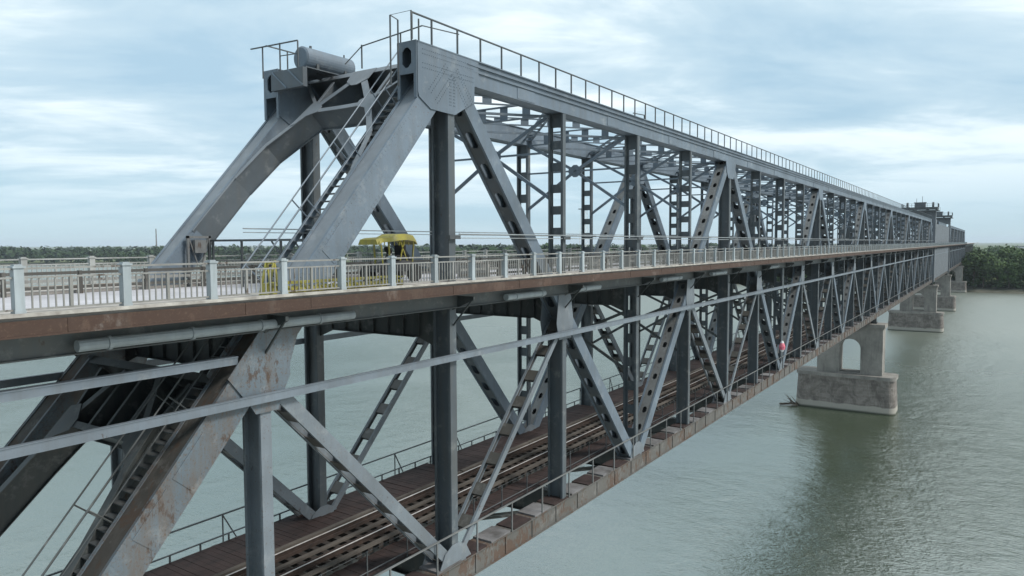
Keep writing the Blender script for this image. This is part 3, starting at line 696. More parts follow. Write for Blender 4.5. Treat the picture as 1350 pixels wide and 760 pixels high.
# ------------------------------------------------------------------ handrails
def handrail(name, pts_x, y, z0, z1, label, group, mat, mids=(), r=0.026, lean=0.0, brace=0):
    root = empty(name, (pts_x[0], y, z0), label, 'railing', group)
    m = MB(); m.beam((pts_x[0], y, z1), (pts_x[-1], y, z1), r*2.4, r*1.6); m.build('top_rail', mat, root)
    for z in mids: m = MB(); m.tube((pts_x[0], y, z), (pts_x[-1], y, z), r*0.55, 5); m.build('mid_rail', mat, root)
    pm = MB(); pm.box(-r, r, y-r, y+r, z0, z1-r*0.8); me = pm.mesh('railing_post', mat); rest = MB()
    bm_ = MB(); bm_.box(-r, r, y-r, y+r, z0, z1-r*0.8); s = 1 if y > 3 else -1
    bm_.beam((0, y+0.02, z1-0.05), (0.75, y+0.02, z0+0.0), r*1.4, r*1.4); meb = bm_.mesh('railing_post', mat)
    for i, x in enumerate(pts_x):
        if i < 99: put('railing_post', meb if brace and i % brace == 2 else me, root, (x, 0, 0))
        else: rest.box(x-r, x+r, y-r, y+r, z0, z1-r*0.8)
    if rest.v: tag(rest.build('railing_post', mat, root), kind='stuff')
    return root
handrail('catwalk_railing', [13.95+0.05, 15.0]+[16.4+1.37*k for k in range(166)], -0.38, 6.64, 7.50, 'thin dark handrail running along the top of the near top chord', 'handrails on top of the trusses', S_RAIL)
handrail('walkway_railing', [0.8+2.35*k for k in range(108)], -0.46, -11.6, -10.42, 'thin weathered handrail along the outside of the near bottom chord', 'handrails of the lower deck', S_TAN)
far_low = handrail('walkway_railing', [0.4+1.18*k for k in range(215)], W+0.60, -11.8, -10.93, 'dark handrail with mid wires beyond the far truss on the lower deck', 'handrails of the lower deck', S_RAIL, (-11.2, -11.5))
# taller outer rail of the far side
m = MB(); m.beam((0.4, W+0.72, -10.18), (254, W+0.72, -10.18), 0.06, 0.05); m.build('upper_rail', S_RAIL, far_low)
for k in range(53):
    x = 2.6+4.72*k; m = MB(); m.box(x-0.02, x+0.02, W+0.70, W+0.74, -11.8, -10.2); m.beam((x, W+0.72, -10.2), (x+0.85, W+0.72, -11.75), 0.04, 0.04); m.build('stanchion', S_RAIL, far_low)
inner = empty('walkway_railing', (0, 0.93, -11.2), 'row of thin dark stanchions with a low rail beside the near plank walkway', 'railing', 'handrails of the lower deck')
m = MB(); m.tube((0, 0.93, -11.05), (254, 0.93, -11.05), 0.02, 5); m.build('rail', S_RAIL, inner)
m = MB(); m.tube((0, 0.93, -10.35), (254, 0.93, -10.35), 0.008, 4); m.build('wire', S_RAIL, inner)
me = None
for k in range(99):
    m = MB(); m.box(-0.018, 0.018, 0.912, 0.948, -11.26, -10.33); me = me or m.mesh('stanchion', S_RAIL); put('stanchion', me, inner, (0.9+2.0*k, 0, 0))

# platform railings, ladder and tank on the portal
pf = empty('platform_railing', (13.9, W, 6.64), 'small railed platform on the far end post beside the grey tank', 'railing')
m = MB(); m.box(14.0, 15.6, W-2.2, W-0.42, 6.44, 6.48); m.box(13.85, 14.05, W-2.2, W-0.42, 5.75, 6.44); m.build('platform', S_WEB_SHADE, pf)
m = MB()
for y in (W-2.2, W-1.3): m.beam((13.84, y, 5.78), (13.84, y+0.8, 6.42), 0.05, 0.05)
m.build('knee_brace', S_UP, pf)
m = MB(); r_ = 0.02
m.beam((13.9, W+0.8, 7.5), (13.9, W-1.9, 7.42), 0.05, 0.04); m.beam((13.9, W-0.9, 7.0), (13.9, W-1.9, 6.95), 0.03, 0.03)
m.beam((13.9, W-0.1, 7.5), (16.0, W-0.1, 7.5), 0.05, 0.04); m.build('top_rail', S_RAIL, pf)
for x, y in ((13.9, W+0.1), (13.9, W-0.9), (13.9, W-1.9), (14.9, W-0.1), (16.0, W-0.1)):
    m = MB(); m.box(x-r_, x+r_, y-r_, y+r_, 6.48 if x > 14.5 else 6.3, 7.48 if y > W-1.5 else 7.40); m.build('railing_post', S_RAIL, pf)
tk = empty('tank', (15.9, 5.5, 6.42), 'grey horizontal cylindrical tank on top of the portal between the end posts', 'tank')
ta, tb_ = Vector((14.45, 5.5, 6.98)), Vector((16.8, 5.5, 6.98))
m = MB(); m.tube(ta, tb_, 0.42, 28); dd = (tb_-ta).normalized(); m.tube(ta-dd*0.05, ta, 0.36, 28, 0.42); m.tube(tb_, tb_+dd*0.05, 0.42, 28, 0.36); tkb = m.build('tank_body', S_UP, tk)
for f in (0.2, 0.8):
    c = ta.lerp(tb_, f); m = MB(); sdv = dd.cross(Z_); m.obox(Vector((c.x, c.y, 6.50)), dd, sdv, Z_, -0.06, 0.06, -0.38, 0.38, 0, 0.28); m.build('saddle', S_RAIL, tk)
m = MB(); m.tube((14.9, 5.5, 7.38), (14.9, 5.5, 7.50), 0.05, 8); m.tube((16.6, 5.5, 7.38), (16.6, 5.5, 7.52), 0.03, 8); m.build('valve', S_RAIL, tkb)
m = MB(); m.beam((14.9, 5.15, 6.46), (17.0, 5.15, 6.46), 0.08, 0.08); m.beam((14.9, 5.85, 6.46), (17.0, 5.85, 6.46), 0.08, 0.08); m.build('bearer', S_RAIL, tk)
pr = empty('platform_railing', (15.2, 3.2, 6.5), 'thin railing on the portal top between the tank and the near end post', 'railing')
m = MB(); m.beam((15.2, 3.1, 7.2), (15.2, 0.2, 7.45), 0.035, 0.035); m.beam((15.2, 0.2, 7.45), (16.6, -0.3, 7.4), 0.03, 0.03); m.beam((15.2, 3.1, 7.2), (14.7, 3.45, 6.5), 0.03, 0.03); m.build('top_rail', S_RAIL, pr)
for x, y in ((15.2, 3.1), (15.2, 1.2)): m = MB(); m.box(x-r_, x+r_, y-r_, y+r_, 6.4, 7.25+0.07*(3.1-y)); m.build('railing_post', S_RAIL, pr)
lad = empty('ladder', (13.95, 0.3, 5.5), 'narrow ladder guide standing at the top of the near end post', 'ladder')
for (x, y, z0, z1) in ((13.72, 0.30, 5.2, 7.45), (14.0, 0.22, 5.2, 7.35), (13.98, -0.38, 6.6, 7.55), (14.55, -0.2, 6.6, 7.45)):
    m = MB(); m.box(x-0.02, x+0.02, y-0.02, y+0.02, z0, z1); m.build('ladder_rail', S_RAIL, lad)
m = MB(); m.beam((13.72, 0.30, 7.45), (14.0, 0.22, 7.35), 0.025, 0.025); m.beam((13.72, 0.3, 7.45), (13.98, -0.38, 7.55), 0.015, 0.015); m.build('hoop', S_RAIL, lad)
m = MB(); m.beam((31.0, -0.5, 6.72), (32.4, -0.55, 6.80), 0.05, 0.04); m.box(32.35, 32.42, -0.58, -0.5, 6.62, 6.82); tag(m.build('loose_bracket', S_RAIL), 'small dark bracket resting on the near top chord', 'bracket')

# stairs along the near end post
def stair(za, zb_, y0, y1, off, label):
    t = Vector((16, 0, ZT-ZB)).normalized(); n = Vector((-t.z, 0, t.x))
    P = lambda z, y, d=0: Vector((16*(z-ZB)/(ZT-ZB), y, z)) + n*(off+d)
    root = empty('staircase', P(za, y0), label, 'stairs', 'stairs along the near end post')
    for y in (y0, y1):
        m = MB(); m.beam(P(za, y), P(zb_, y), 0.04, 0.20); m.build('stringer', S_LOW if za < -3 else S_UP, root)
    k = int((zb_-za)/0.24)
    for i in range(1, k):
        z = za+(zb_-za)*i/k; c = P(z, 0); m = MB(); m.box(c.x-0.13, c.x+0.13, y0+0.02, y1-0.02, c.z-0.015, c.z+0.015); m.build('tread', S_RAIL, root)
    for y in ((y0, y1) if za > -3 else (y1, y0)):
        m = MB(); m.tube(P(za, y, 0.85)-t*0.2, P(zb_, y, 0.85), 0.022, 6); m.tube(P(za, y, 0.45), P(zb_, y, 0.45), 0.016, 6)
        kk = max(2, int((zb_-za)/1.9))
        for i in range(kk+1):
            z = za+(zb_-za)*i/kk; m.tube(P(z, y), P(z, y, 0.85), 0.022, 6)
        m.build('handrail', S_UP if za > -3 else S_LOW, root)
    return root
stair(-1.3, 6.3, 0.50, 1.15, 0.25, 'steep steel staircase climbing the inner side of the near end post above the road')
stair(-11.2, -2.2, 0.50, 1.15, 0.25, 'steep rusty steel staircase beside the near end post below the road')

# height gauge frame and small cabinet bracket on the deck
hg = empty('height_frame', (11.0, 3.4, ROAD), 'thin dark horizontal frame spanning the roadway between the end posts', 'frame')
m = MB(); m.beam((11.0, 0.45, 0.14), (11.0, W-0.45, 0.14), 0.08, 0.07); m.build('cross_bar', S_RAIL, hg)
m = MB(); m.beam((11.0, 0.45, -0.55), (11.0, W-0.45, -0.55), 0.03, 0.03); m.build('lower_bar', S_RAIL, hg)
for y in (1.5, 2.6, 4.6, W-0.75):
    m = MB(); m.box(10.97, 11.03, y-0.03, y+0.03, ROAD, 0.11); m.build('upright', S_RAIL, hg)
m = MB()
for y in (1.5, 2.6): m.beam((11, y, -0.35), (11, y+0.45, 0.1), 0.04, 0.04); m.beam((11, y, -0.35), (11, y-0.45, 0.1), 0.04, 0.04)
m.build('knee_brace', S_RAIL, hg)
sb = empty('signal_bracket', (10.2, W-0.5, ROAD), 'small grey bracket frame holding a box on the far end post at deck level', 'bracket')
m = MB()
for x in (10.15, 10.95): m.box(x-0.04, x+0.04, W-0.64, W-0.56, ROAD, 0.30)
m.box(10.11, 10.99, W-0.64, W-0.56, 0.22, 0.30); m.build('frame', S_TAN, sb)
m = MB(); m.box(10.35, 10.78, W-0.70, W-0.56, -0.28, 0.16); m.build('box', S_TAN, sb)
m = MB(); m.beam((10.2, W-0.6, 0.2), (10.5, W-0.6, -0.7), 0.04, 0.04); m.beam((10.9, W-0.6, 0.2), (10.65, W-0.6, -0.7), 0.04, 0.04); m.build('brace', S_TAN, sb)

# ------------------------------------------------------------------ yellow paving machine
ym = empty('paving_machine', (16.0, 2.55, ROAD), 'yellow road paving machine with a canopy standing on the deck behind the railing', 'road machine')
yb = empty('road_screed', (11.0, -0.75, -1.33), 'long low yellow screed beam lying on the sidewalk behind the parapet railing', 'road machine')
m = MB(); m.beam((8.0, -0.62, -1.02), (12.9, -0.62, -1.02), 0.06, 0.07); m.beam((8.0, -0.90, -1.02), (12.9, -0.90, -1.02), 0.05, 0.05); x = 8.0
while x < 12.7: m.beam((x, -0.90, -1.24), (x+0.3, -0.90, -1.02), 0.025, 0.03); m.beam((x+0.3, -0.90, -1.02), (x+0.6, -0.90, -1.24), 0.025, 0.03); x += 0.6
m.build('frame', YELLOW, yb)
m = MB(); m.tube((8.0, -0.76, -1.21), (12.95, -0.76, -1.21), 0.095, 14); x = 8.15
while x < 12.8: m.tube((x, -0.76, -1.21), (x+0.07, -0.76, -1.21), 0.115, 10); x += 0.27
m.build('roller', YELLOW, yb)
m = MB()
for y in (-0.92, -0.62): m.beam((7.74, y, -1.32), (7.96, y, -0.46), 0.04, 0.06); m.beam((8.12, y, -1.32), (7.98, y, -0.5), 0.04, 0.05); m.beam((7.80, y, -1.05), (8.08, y, -1.05), 0.04, 0.05)
m.beam((7.97, -0.94, -0.46), (7.97, -0.60, -0.46), 0.05, 0.05); m.box(7.74, 8.1, -0.9, -0.64, -1.30, -1.0); m.tube((7.9, -0.8, -0.48), (8.25, -0.7, -0.44), 0.035, 8); m.build('side_frame', YELLOW, yb)
m = MB(); m.prism([(15.1, ROAD+0.4), (16.9, ROAD+0.4), (16.9, -0.72), (16.2, -0.60), (15.5, -0.75), (15.1, -0.9)], 2.1, 3.0); eng = m.build('engine_housing', DKGREY, ym)
m = MB()
for x, y in ((15.6, 2.2), (15.6, 2.95), (16.75, 2.2), (16.75, 2.95)): m.beam((x, y, ROAD+0.4), (x+(0.15 if x > 16 else -0.1), y, 0.14), 0.05, 0.05)
m.beam((16.1, 2.2, -0.65), (16.35, 2.2, 0.16), 0.04, 0.04); m.beam((16.5, 2.2, -0.65), (16.1, 2.2, 0.16), 0.04, 0.04); m.beam((15.2, 2.2, -0.8), (15.1, 2.2, 0.06), 0.035, 0.035); m.build('canopy_post', YELLOW, ym)
m = MB()
sec = [(14.85, 0.02, 0.16), (15.1, 0.10, 0.22), (15.7, 0.14, 0.25), (16.0, 0.18, 0.36), (16.4, 0.20, 0.38), (16.85, 0.14, 0.32), (17.0, 0.02, 0.16)]
for (xa, z0a, z1a), (xb, z0b, z1b) in zip(sec, sec[1:]):
    m.hexa([(xa, 2.1, z0a-0.05), (xb, 2.1, z0b-0.05), (xb, 3.1, z0b-0.05), (xa, 3.1, z0a-0.05), (xa, 2.2, z1a), (xb, 2.2, z1b), (xb, 3.0, z1b), (xa, 3.0, z1a)])
for k in range(8): m.box(14.9+0.26*k, 14.92+0.26*k, 2.07, 2.1, -0.06, 0.09)
m.build('canopy', YELLOW, ym)
m = MB(); m.box(15.9, 16.4, 2.2, 2.7, -0.55, -0.42); m.box(16.35, 16.45, 2.2, 2.7, -0.42, -0.05); m.build('seat', BLACK, eng)
m = MB(); m.beam((15.55, 2.45, -0.65), (15.75, 2.45, -0.25), 0.05, 0.05); m.tube((15.72, 2.45, -0.25), (15.76, 2.45, -0.22), 0.17, 12); m.build('steering_wheel', BLACK, eng)
for x in (15.25, 16.75):
    for y in (1.95, 2.9): m = MB(); m.tube((x, y, ROAD+0.32), (x, y+0.22, ROAD+0.32), 0.32, 18); m.build('wheel', BLACK, ym)

# pink and white marker on a hanger
pk = empty('safety_marker', (63.2, -0.62, -9.9), 'pink and white marker on a thin post of the near truss above the lower handrail', 'marker')
m = MB(); m.box(63.10, 63.16, -0.66, -0.60, -10.4, -2.3); m.build('thin_post', S_PIPE, pk)
m = MB(); m.tube((63.13, -0.63, -9.65), (63.13, -0.63, -9.35), 0.22, 10, 0.28); m.tube((63.13, -0.63, -9.35), (63.13, -0.63, -9.05), 0.28, 10, 0.17); m.build('float', PINK, pk)
m = MB(); m.tube((63.13, -0.63, -9.05), (63.13, -0.63, -8.85), 0.16, 10, 0.08); m.tube((63.13, -0.63, -9.85), (63.13, -0.63, -9.65), 0.08, 10, 0.20); m.build('cap', WHITE, pk)

# ------------------------------------------------------------------ lift towers
def tower(x, label, mach):
    root = empty('lift_tower', (x, W/2, -12.4), label, 'lift tower', 'lifting towers of the bridge')
    for yy in (-0.5, W+0.5):
        m = MB(); m.box(x-1.3, x+1.3, yy-0.35, yy+0.35, -12.4, 9.3)
        for k in range(11): m.box(x-1.34, x+1.34, yy-0.39, yy+0.39, -12+2*k, -11.85+2*k)
        m.build('tower_leg', S_LIFT, root)
    m = MB(); m.box(x-1.6, x+1.6, -0.15, W+0.15, 7.0, 9.3); m.build('cross_head', S_LIFT, root)
    m = MB(); m.box(x-3.2, x+3.2, -1.6, W+1.6, 9.3, 9.6); m.box(x-3.0, x+3.0, -1.4, W+1.4, 9.9, 10.5)
    for yy in (-1.0, 1.5, 5.0, W+1.0): m.box(x-3.0, x+3.0, yy-0.2, yy+0.2, 9.6, 9.9)
    mpf = m.build('machine_platform', S_RAIL, root)
    for yy in (0.0, W):
        m = MB(); m.tube((x, yy-0.25, 11.1), (x, yy+0.25, 11.1), 1.0 if mach else 0.7, 20); m.build('sheave', S_RAIL, mpf)
    m = MB()
    for a in range(5): m.box(x-2.9+a*1.45-0.04, x-2.9+a*1.45+0.04, -1.44, -1.36, 10.5, 11.6); m.box(x-2.9+a*1.45-0.04, x-2.9+a*1.45+0.04, W+1.36, W+1.44, 10.5, 11.6)
    for a in range(8): m.box(x-3.0, x-2.92, -1.4+a*1.39-0.04, -1.4+a*1.39+0.04, 10.5, 11.6)
    for z in (11.05, 11.6): m.box(x-3, x+3, -1.43, -1.37, z-0.03, z+0.03); m.box(x-3, x+3, W+1.37, W+1.43, z-0.03, z+0.03); m.box(x-3.0, x-2.93, -1.4, W+1.4, z-0.03, z+0.03)
    m.build('platform_railing', S_RAIL, mpf)
    m = MB(); m.box(x-1.5, x+1.5, 2.0, 4.9, 10.5, 11.9); m.box(x-1.7, x+1.7, 1.8, 5.1, 11.9, 12.05); mh = m.build('machine_house', S_LIFT, root)
    m = MB(); m.tube((x+1, 3.0, 12.05), (x+1, 3.0, 14.0), 0.06, 6); m.tube((x-1, 4.4, 12.05), (x-1, 4.4, 13.3), 0.05, 6); m.build('mast', S_RAIL, mh)
tower(252.5, 'nearer of the two lifting towers, with a railed machinery platform above the truss', True)
tower(337.0, 'farther of the two lifting towers, partly hidden behind the nearer one', True)

# ------------------------------------------------------------------ piers
def pier(x, label, base_h=6.0):
    root = empty('bridge_pier', (x, W/2, -WATER), label, 'bridge pier', 'stone river piers of the bridge')
    zt_ = -21.9; cy = W/2+0.55
    out0 = [(-2.6, -7.4), (2.6, -7.4), (2.6, 7.4), (0.9, 8.6), (-0.9, 8.6), (-2.6, 7.4)]
    m = MB(); o = 0
    pts = []
    for cx_, cy_, a0 in ((-1.5, -6.4, 180), (1.5, -6.4, 270), (1.5, 6.4, 0), (-1.5, 6.4, 90)):
        for k in range(6): a = R(a0+18*k); pts.append((cx_+1.1*math.cos(a), cy_+1.1*math.sin(a)))
    lev = [(-WATER-3, 1.035), (-WATER+0.9, 1.02), (zt_-0.55, 0.985)]
    n = len(pts)
    for z, s in lev: m.v += [(x+a*s, cy+b*s, z) for a, b in pts]
    for l in range(len(lev)-1):
        for i in range(n): j = (i+1) % n; m.f.append((l*n+i, l*n+j, (l+1)*n+j, (l+1)*n+i))
    m.f.append(tuple((len(lev)-1)*n+i for i in range(n)))
    m.build('base', PIER, root)
    m = MB(); o = 0
    for z in (zt_-0.55, zt_): m.v += [(x+a*1.03, cy+b*1.02, z) for a, b in pts]
    for i in range(n): j = (i+1) % n; m.f.append((i, j, n+j, n+i))
    m.f += [tuple(n+i for i in range(n)), tuple(reversed(range(n)))]; m.build('base_cap', COLUMN, root)
    # arched upper part: outline in YZ with arch cut, built as two legs + arch ring segments
    x0, x1 = x-1.6, x+1.6
    yl0, yl1, yr0, yr1 = -1.55, 1.72, 4.92, 8.40
    ztop = -14.0; m = MB()
    m.box(x0, x1, yl0, yl1, zt_, ztop); m.box(x0, x1, yr0, yr1, zt_, ztop)
    yc, rad, zs = (yl1+yr0)/2, (yr0-yl1)/2, -17.65
    K = 14
    for k in range(K):
        a0, a1 = math.pi-math.pi*k/K, math.pi-math.pi*(k+1)/K
        ya, yb = yc+rad*math.cos(a0), yc+rad*math.cos(a1)
        m.prismx([(ya, zs+rad*math.sin(a0)), (yb, zs+rad*math.sin(a1)), (yb, ztop), (ya, ztop)], x0, x1)
    arc = m.build('arched_column', COLUMN, root)
    m = MB(); m.box(x0-0.3, x1+0.3, yl0-0.3, yr1+0.3, ztop, -13.45); m.box(x0-0.15, x1+0.15, yl0-0.15, yr1+0.15, ztop-0.25, ztop); cps_ = m.build('cap_stone', COLUMN, root)
    m = MB(); m.box(x0-0.05, x1+0.05, yl1, yr0, zt_, zt_+0.25); m.build('sill', COLUMN, arc)
    for yy in (0, W):
        m = MB(); m.box(x-0.5, x+0.5, yy-0.45, yy+0.45, -13.45, -13.15); m.prism([(x-0.45, -13.15), (x+0.45, -13.15), (x+0.15, -12.46), (x-0.15, -12.46)], yy-0.35, yy+0.35); m.build('bearing', S_DARK, cps_)
    return root
pier(0.0, 'stone pier under the sloping end posts, below the frame')
pier(128.0, 'nearest stone river pier, with a rectangular base and an arched opening')
pier(255.4, 'second river pier, under the nearer lifting tower')
pier(336.5, 'third river pier, slender column seen past the second one')
pier(464.0, 'fourth pier, standing at the edge of the wooded bank')
pier(528.6, 'pier on the wooded bank at the end of the tall truss')
pier(-97, 'pier of the approach span left of the frame')
for k, x in enumerate((625, 721)): pier(x, ('pier of the low approach truss among the trees', 'last pier of the low approach truss at the embankment')[k])
# driftwood caught on the pier
m = MB(); r = random.Random(5); b0 = Vector((125.0, 11.4, -27.75))
for k in range(11):
    d = Vector((r.uniform(-1, 0.3), r.uniform(0.2, 1.0), r.uniform(-0.1, 0.75))).normalized(); s = b0+Vector((r.uniform(-.6, .4), r.uniform(-.5, .8), r.uniform(-.2, .2)))
    m.tube(s, s+d*r.uniform(1.2, 3.0), 0.09, 5, 0.02)
m.tube(b0+Vector((-1.2, 2.4, 0)), b0+Vector((1.6, -1.6, 0.1)), 0.18, 7, 0.10)
tag(m.build('driftwood', BARK), 'tangle of driftwood branches caught on the corner of the nearest river pier', 'driftwood')

# ------------------------------------------------------------------ water and land
m = MB(); s = 9000
m.v = [(-s, -s, -WATER), (s*2, -s, -WATER), (s*2, s*2, -WATER), (-s, s*2, -WATER)]; m.f = [(0, 1, 2, 3)]
struct(m, 'water', RIVER)
shore = [(474, -9000), (470, -2500), (474, -900), (462, -420), (468, -160), (470, -60), (466, 0), (470, 70), (500, 240), (600, 520), (600, 800), (520, 1040), (420, 1150), (250, 1330), (-100, 1560), (-800, 1900), (-9000, 3200)]
def land():
    m = MB(); rr = random.Random(11)
    dense = []
    for (a, b) in zip(shore, shore[1:]):
        L = math.dist(a, b); n = max(1, min(60, int(L/18)))
        for i in range(n):
            t = i/n; j = 3.0 if L < 2600 else 0
            dense.append((a[0]+(b[0]-a[0])*t+rr.uniform(-j, j), a[1]+(b[1]-a[1])*t+rr.uniform(-j, j)))
    dense.append(shore[-1])
    n = len(dense); rows = []
    for k, (off, z) in enumerate(((-3, -WATER-0.6), (3, -WATER+0.9), (9, -WATER+2.0), (30, -WATER+3.0))):
        row = []
        for i, (x, y) in enumerate(dense):
            a = dense[max(0, i-1)]; b = dense[min(n-1, i+1)]; dx, dy = b[0]-a[0], b[1]-a[1]; l = math.hypot(dx, dy) or 1
            nx, ny = dy/l, -dx/l
            if i == 0: nx, ny = 1, 0
            row.append(len(m.v)); m.v.append((x+nx*off, y+ny*off, z + (rr.uniform(-.2, .2) if k in (1, 2) else 0)))
        rows.append(row)
    for r0, r1 in zip(rows, rows[1:]):
        for i in range(n-1): m.f.append((r0[i], r1[i], r1[i+1], r0[i+1]))
    return m, rows[-1], dense
m, top, dense = land()
top_pts = [m.v[i] for i in top]
struct(m, 'riverbank', BANK)
g = MB(); g.v = [tuple(p) for p in top_pts]; n = len(g.v)
far = []
for (x, y, z) in top_pts:
    far.append((max(x+200, 17000), y*1.0 if y < 1500 else y*3, -WATER+3.0))
# strip outwards then one far sheet
for (x, y, z) in top_pts:
    a = math.atan2(y-(-200), x-200) if y > 300 else 0
    g.v.append((max(-8900, x + (16000 if y <= 300 else 16000*math.cos(a*0.9))), min(17900, y + (0 if y <= 300 else 16000*math.sin(a*0.9))), -WATER+3.0))
for i in range(n-1): g.f.append((i, n+i, n+i+1, i+1))
struct(g, 'ground', LAND)

# ------------------------------------------------------------------ trees
def blob_leaves(m, c, rx, rz, n, size, rnd):
    """n leaf clumps spread through an uneven crown volume"""
    lobes = [(Vector((rnd.uniform(-.55, .55)*rx, rnd.uniform(-.55, .55)*rx, rnd.uniform(-.5, .55)*rz)), rnd.uniform(0.42, 0.68)) for _ in range(9)]
    for _ in range(n):
        l, k = rnd.choice(lobes)
        d = Vector((rnd.gauss(0, 1), rnd.gauss(0, 1), rnd.gauss(0, 1))).normalized()*(rnd.random()**0.35)
        p = Vector(c)+l+Vector((d.x*rx*k, d.y*rx*k, d.z*rz*k*0.9))
        nn = (d+Vector((rnd.uniform(-.7, .7), rnd.uniform(-.7, .7), rnd.uniform(-.2, .9)))).normalized()
        a = nn.orthogonal().normalized(); b = nn.cross(a); q = rnd.uniform(0, 6.28); a, b = a*math.cos(q)+b*math.sin(q), b*math.cos(q)-a*math.sin(q)
        s = size*rnd.uniform(0.5, 1.25); o = len(m.v)
        m.v += [tuple(p+a*s), tuple(p+b*s*0.8+nn*s*0.2), tuple(p-a*s*0.9), tuple(p-b*s*0.85-nn*s*0.15)]
        m.f.append((o, o+1, o+2, o+3))
def tree_meshes(k, h, mat):
    rnd = random.Random(100+k); t = MB(); top = Vector((rnd.uniform(-.6, .6), rnd.uniform(-.6, .6), h*0.62))
    t.tube((0, 0, -0.6), (top.x*0.4, top.y*0.4, h*0.3), 0.42, 7, 0.3, False); t.tube((top.x*0.4, top.y*0.4, h*0.3), top, 0.3, 6, 0.12, False)
    for _ in range(8):
        z = rnd.uniform(0.22, 0.55)*h; a = rnd.uniform(0, 6.28); L = rnd.uniform(0.16, 0.3)*h
        t.tube((top.x*0.4, top.y*0.4, z), (math.cos(a)*L, math.sin(a)*L, z+L*0.8), 0.14, 5, 0.04, False)
    c = MB(); blob_leaves(c, (0, 0, h*0.56), h*0.34, h*0.42, 1500, h*0.032, rnd)
    return t.mesh('trunk', BARK), c.mesh('crown', mat)
TM = [tree_meshes(k, 19+(k*3) % 5, LEAF if k % 3 else LEAF2) for k in range(7)]
rnd = random.Random(21); cnt = 0
spots = []
for row, (dx, sp) in enumerate(((11, 7.0), (20, 8.0), (31, 9.5), (44, 11))):
    y = -130
    while y < 90:
        spots.append((468+dx+rnd.uniform(-3, 3), y+rnd.uniform(-2.5, 2.5))); y += sp
for (x, y) in spots:
    if -4 < y < W+5 and True: 
        if y > -3: continue
    i = rnd.randrange(7); s = rnd.uniform(0.72, 1.15)
    root = empty('riverside_tree', (x, y, -WATER+2.2), 'leafy %s tree in the dense wood on the right bank beyond the bridge' % ('dark green' if i % 3 else 'paler green'), 'tree', 'trees of the wood on the right bank')
    root.scale = (s*1.05, s*1.05, s); root.rotation_euler = (0, 0, rnd.uniform(0, 6.28))
    for nm, me in zip(('trunk', 'crown'), TM[i]):
        o = bpy.data.objects.new(nm, me); col.objects.link(o); o.parent = root; o.location = (0, 0, 0)
# understorey and distant woods: uncountable masses
def mass(name, pts, mat, label, hr, n, size, seed):
    m = MB(); r = random.Random(seed)
    for (x, y, z) in pts:
        h = r.uniform(*hr); blob_leaves(m, (x, y, z+h*0.5), h*0.42, h*0.5, n, size*h*0.05, r)
    tag(m.build(name, mat), label, 'woodland', kind='stuff')
r = random.Random(4)
mass('undergrowth', [(468+r.uniform(5, 34), r.uniform(-140, 110), -WATER+1.6) for _ in range(420)], LEAF, 'low green bushes along the water line of the right bank', (4, 10), 60, 1.6, 1)
pts = []
for _ in range(900):
    y = r.uniform(-420, 260); pts.append((520+r.random()**1.4*900, y, -WATER+2.5))
mass('woodland', pts, LEAF, 'dense mixed wood filling the right bank behind the riverside trees', (14, 22), 75, 1.5, 2)
pts = []
for i, (x, y) in enumerate(dense):
    if 60 < y < 2400 and x > -1200:
        a = dense[i-1]; dx, dy = x-a[0], y-a[1]; l = math.hypot(dx, dy) or 1
        for k in range(5):
            d = 12+k*16+r.uniform(-7, 7); pts.append((x+dy/l*d+r.uniform(-8, 8), y-dx/l*d+r.uniform(-8, 8), -WATER+2.5))
for _ in range(900):
    a = R(r.uniform(8, 78)); d = r.uniform(900, 3200); x, y = d*math.cos(a), d*math.sin(a)
    if y > 400 and x < 480 and y < 1700: continue
    pts.append((x, y, -WATER+2.5))
mass('woodland', pts, LEAF_FAR, 'far tree line along the opposite shore at the left', (14, 26), 85, 2.6, 3)
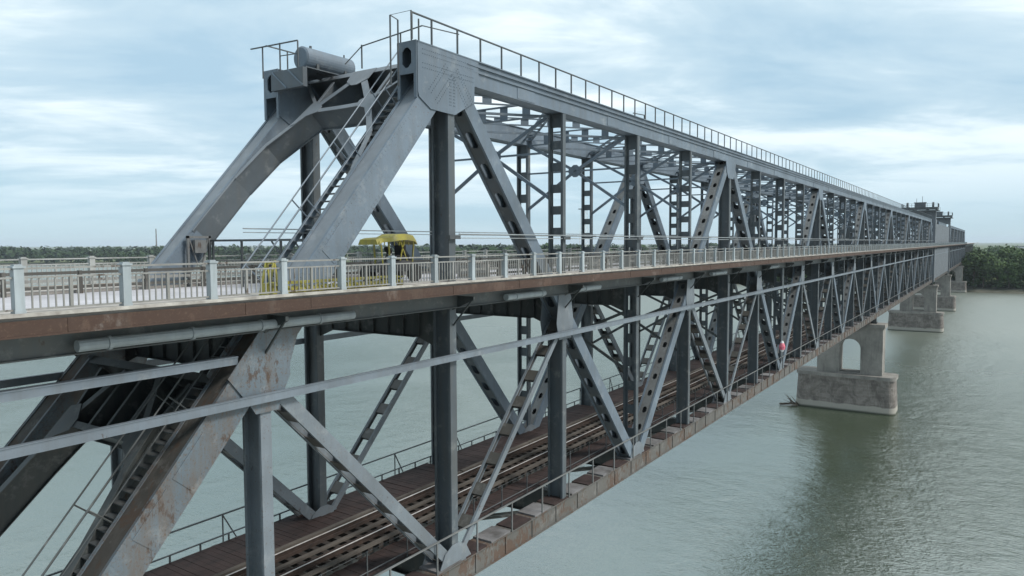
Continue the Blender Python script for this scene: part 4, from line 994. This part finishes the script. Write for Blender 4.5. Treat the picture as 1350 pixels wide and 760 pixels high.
# things on the far shore
ch = MB(); ch.tube((690, 1180, -WATER+3), (690, 1180, 27.5), 1.3, 14, 0.8); tag(ch.build('chimney', BRICKR, smooth=False), 'thin distant factory chimney above the far tree line at the left', 'chimney')
tw = empty('lattice_mast', (880, 455, -WATER+3), 'pale distant lattice mast seen between the truss posts', 'mast')
def mast(cx, cy):
    m = MB(); z0, z1 = -WATER+3, 46.0
    for k in range(11):
        za, zb_ = z0+(z1-z0)*k/11, z0+(z1-z0)*(k+1)/11; wa, wb = 5.2-2.2*k/11, 5.2-2.2*(k+1)/11
        for sx, sy in ((-1, -1), (1, -1), (1, 1), (-1, 1)): m.beam((cx+sx*wa, cy+sy*wa, za), (cx+sx*wb, cy+sy*wb, zb_), 0.45, 0.45)
        for (p_, q_) in (((-1, -1), (1, -1)), ((1, -1), (1, 1)), ((-1, 1), (-1, -1))): m.beam((cx+p_[0]*wa, cy+p_[1]*wa, za), (cx+q_[0]*wb, cy+q_[1]*wb, zb_), 0.25, 0.25)
    m.build('lattice', WHITE, tw)
    m = MB(); m.box(cx-6, cx+6, cy-6, cy+6, z1, z1+1.2); m.box(cx-3, cx+8, cy-1, cy+1, z1+3, z1+4); m.build('platform', S_RAIL, tw)
mast(880, 455)
bl = random.Random(9)
for k in range(9):
    a = R(bl.uniform(-3, -0.2) if k < 5 else bl.uniform(60, 68)); d = bl.uniform(1500, 2400)
    x, y = d*math.cos(a), d*math.sin(a); m = MB(); w_, l_, h_ = bl.uniform(6, 14), bl.uniform(14, 40), bl.uniform(5, 12); zg = -WATER+3
    rb = empty('distant_building', (x, y, zg), ('small pale building on the hazy plain beyond the right wood' if k < 5 else 'small pale building among the far trees at the left'), 'building', 'distant buildings on the right plain' if k < 5 else 'distant buildings in the left trees')
    m.box(x-w_/2, x+w_/2, y-l_/2, y+l_/2, zg, zg+h_); m.build('walls', WHITE, rb)
    m = MB(); m.prismx([(y-l_/2-0.5, zg+h_), (y+l_/2+0.5, zg+h_), (y+l_/2-2, zg+h_+3), (y-l_/2+2, zg+h_+3)], x-w_/2-0.5, x+w_/2+0.5); m.build('roof', BRICKR, rb)

# ------------------------------------------------------------------ lift everything so the river lies at z = 0
for o in scn.objects:
    if o.parent is None and o.type in ('MESH', 'EMPTY'): o.location.z += WATER

# ------------------------------------------------------------------ haze
def haze():
    m = bpy.data.materials.new('air_haze'); m.use_nodes = True; t = m.node_tree; t.nodes.clear()
    v = N(t, 'ShaderNodeVolumePrincipled'); v.inputs['Color'].default_value = (0.80, 0.90, 1.0, 1); v.inputs['Density'].default_value = 0.00009; v.inputs['Anisotropy'].default_value = 0.0
    o = N(t, 'ShaderNodeOutputMaterial'); t.links.new(v.outputs[0], o.inputs['Volume'])
    b = MB(); b.box(-9300, 18400, -9300, 18500, -6.0, 90.0)
    ob = b.build('haze', m); tag(ob, kind='stuff')
HAZE = True
if HAZE: haze()
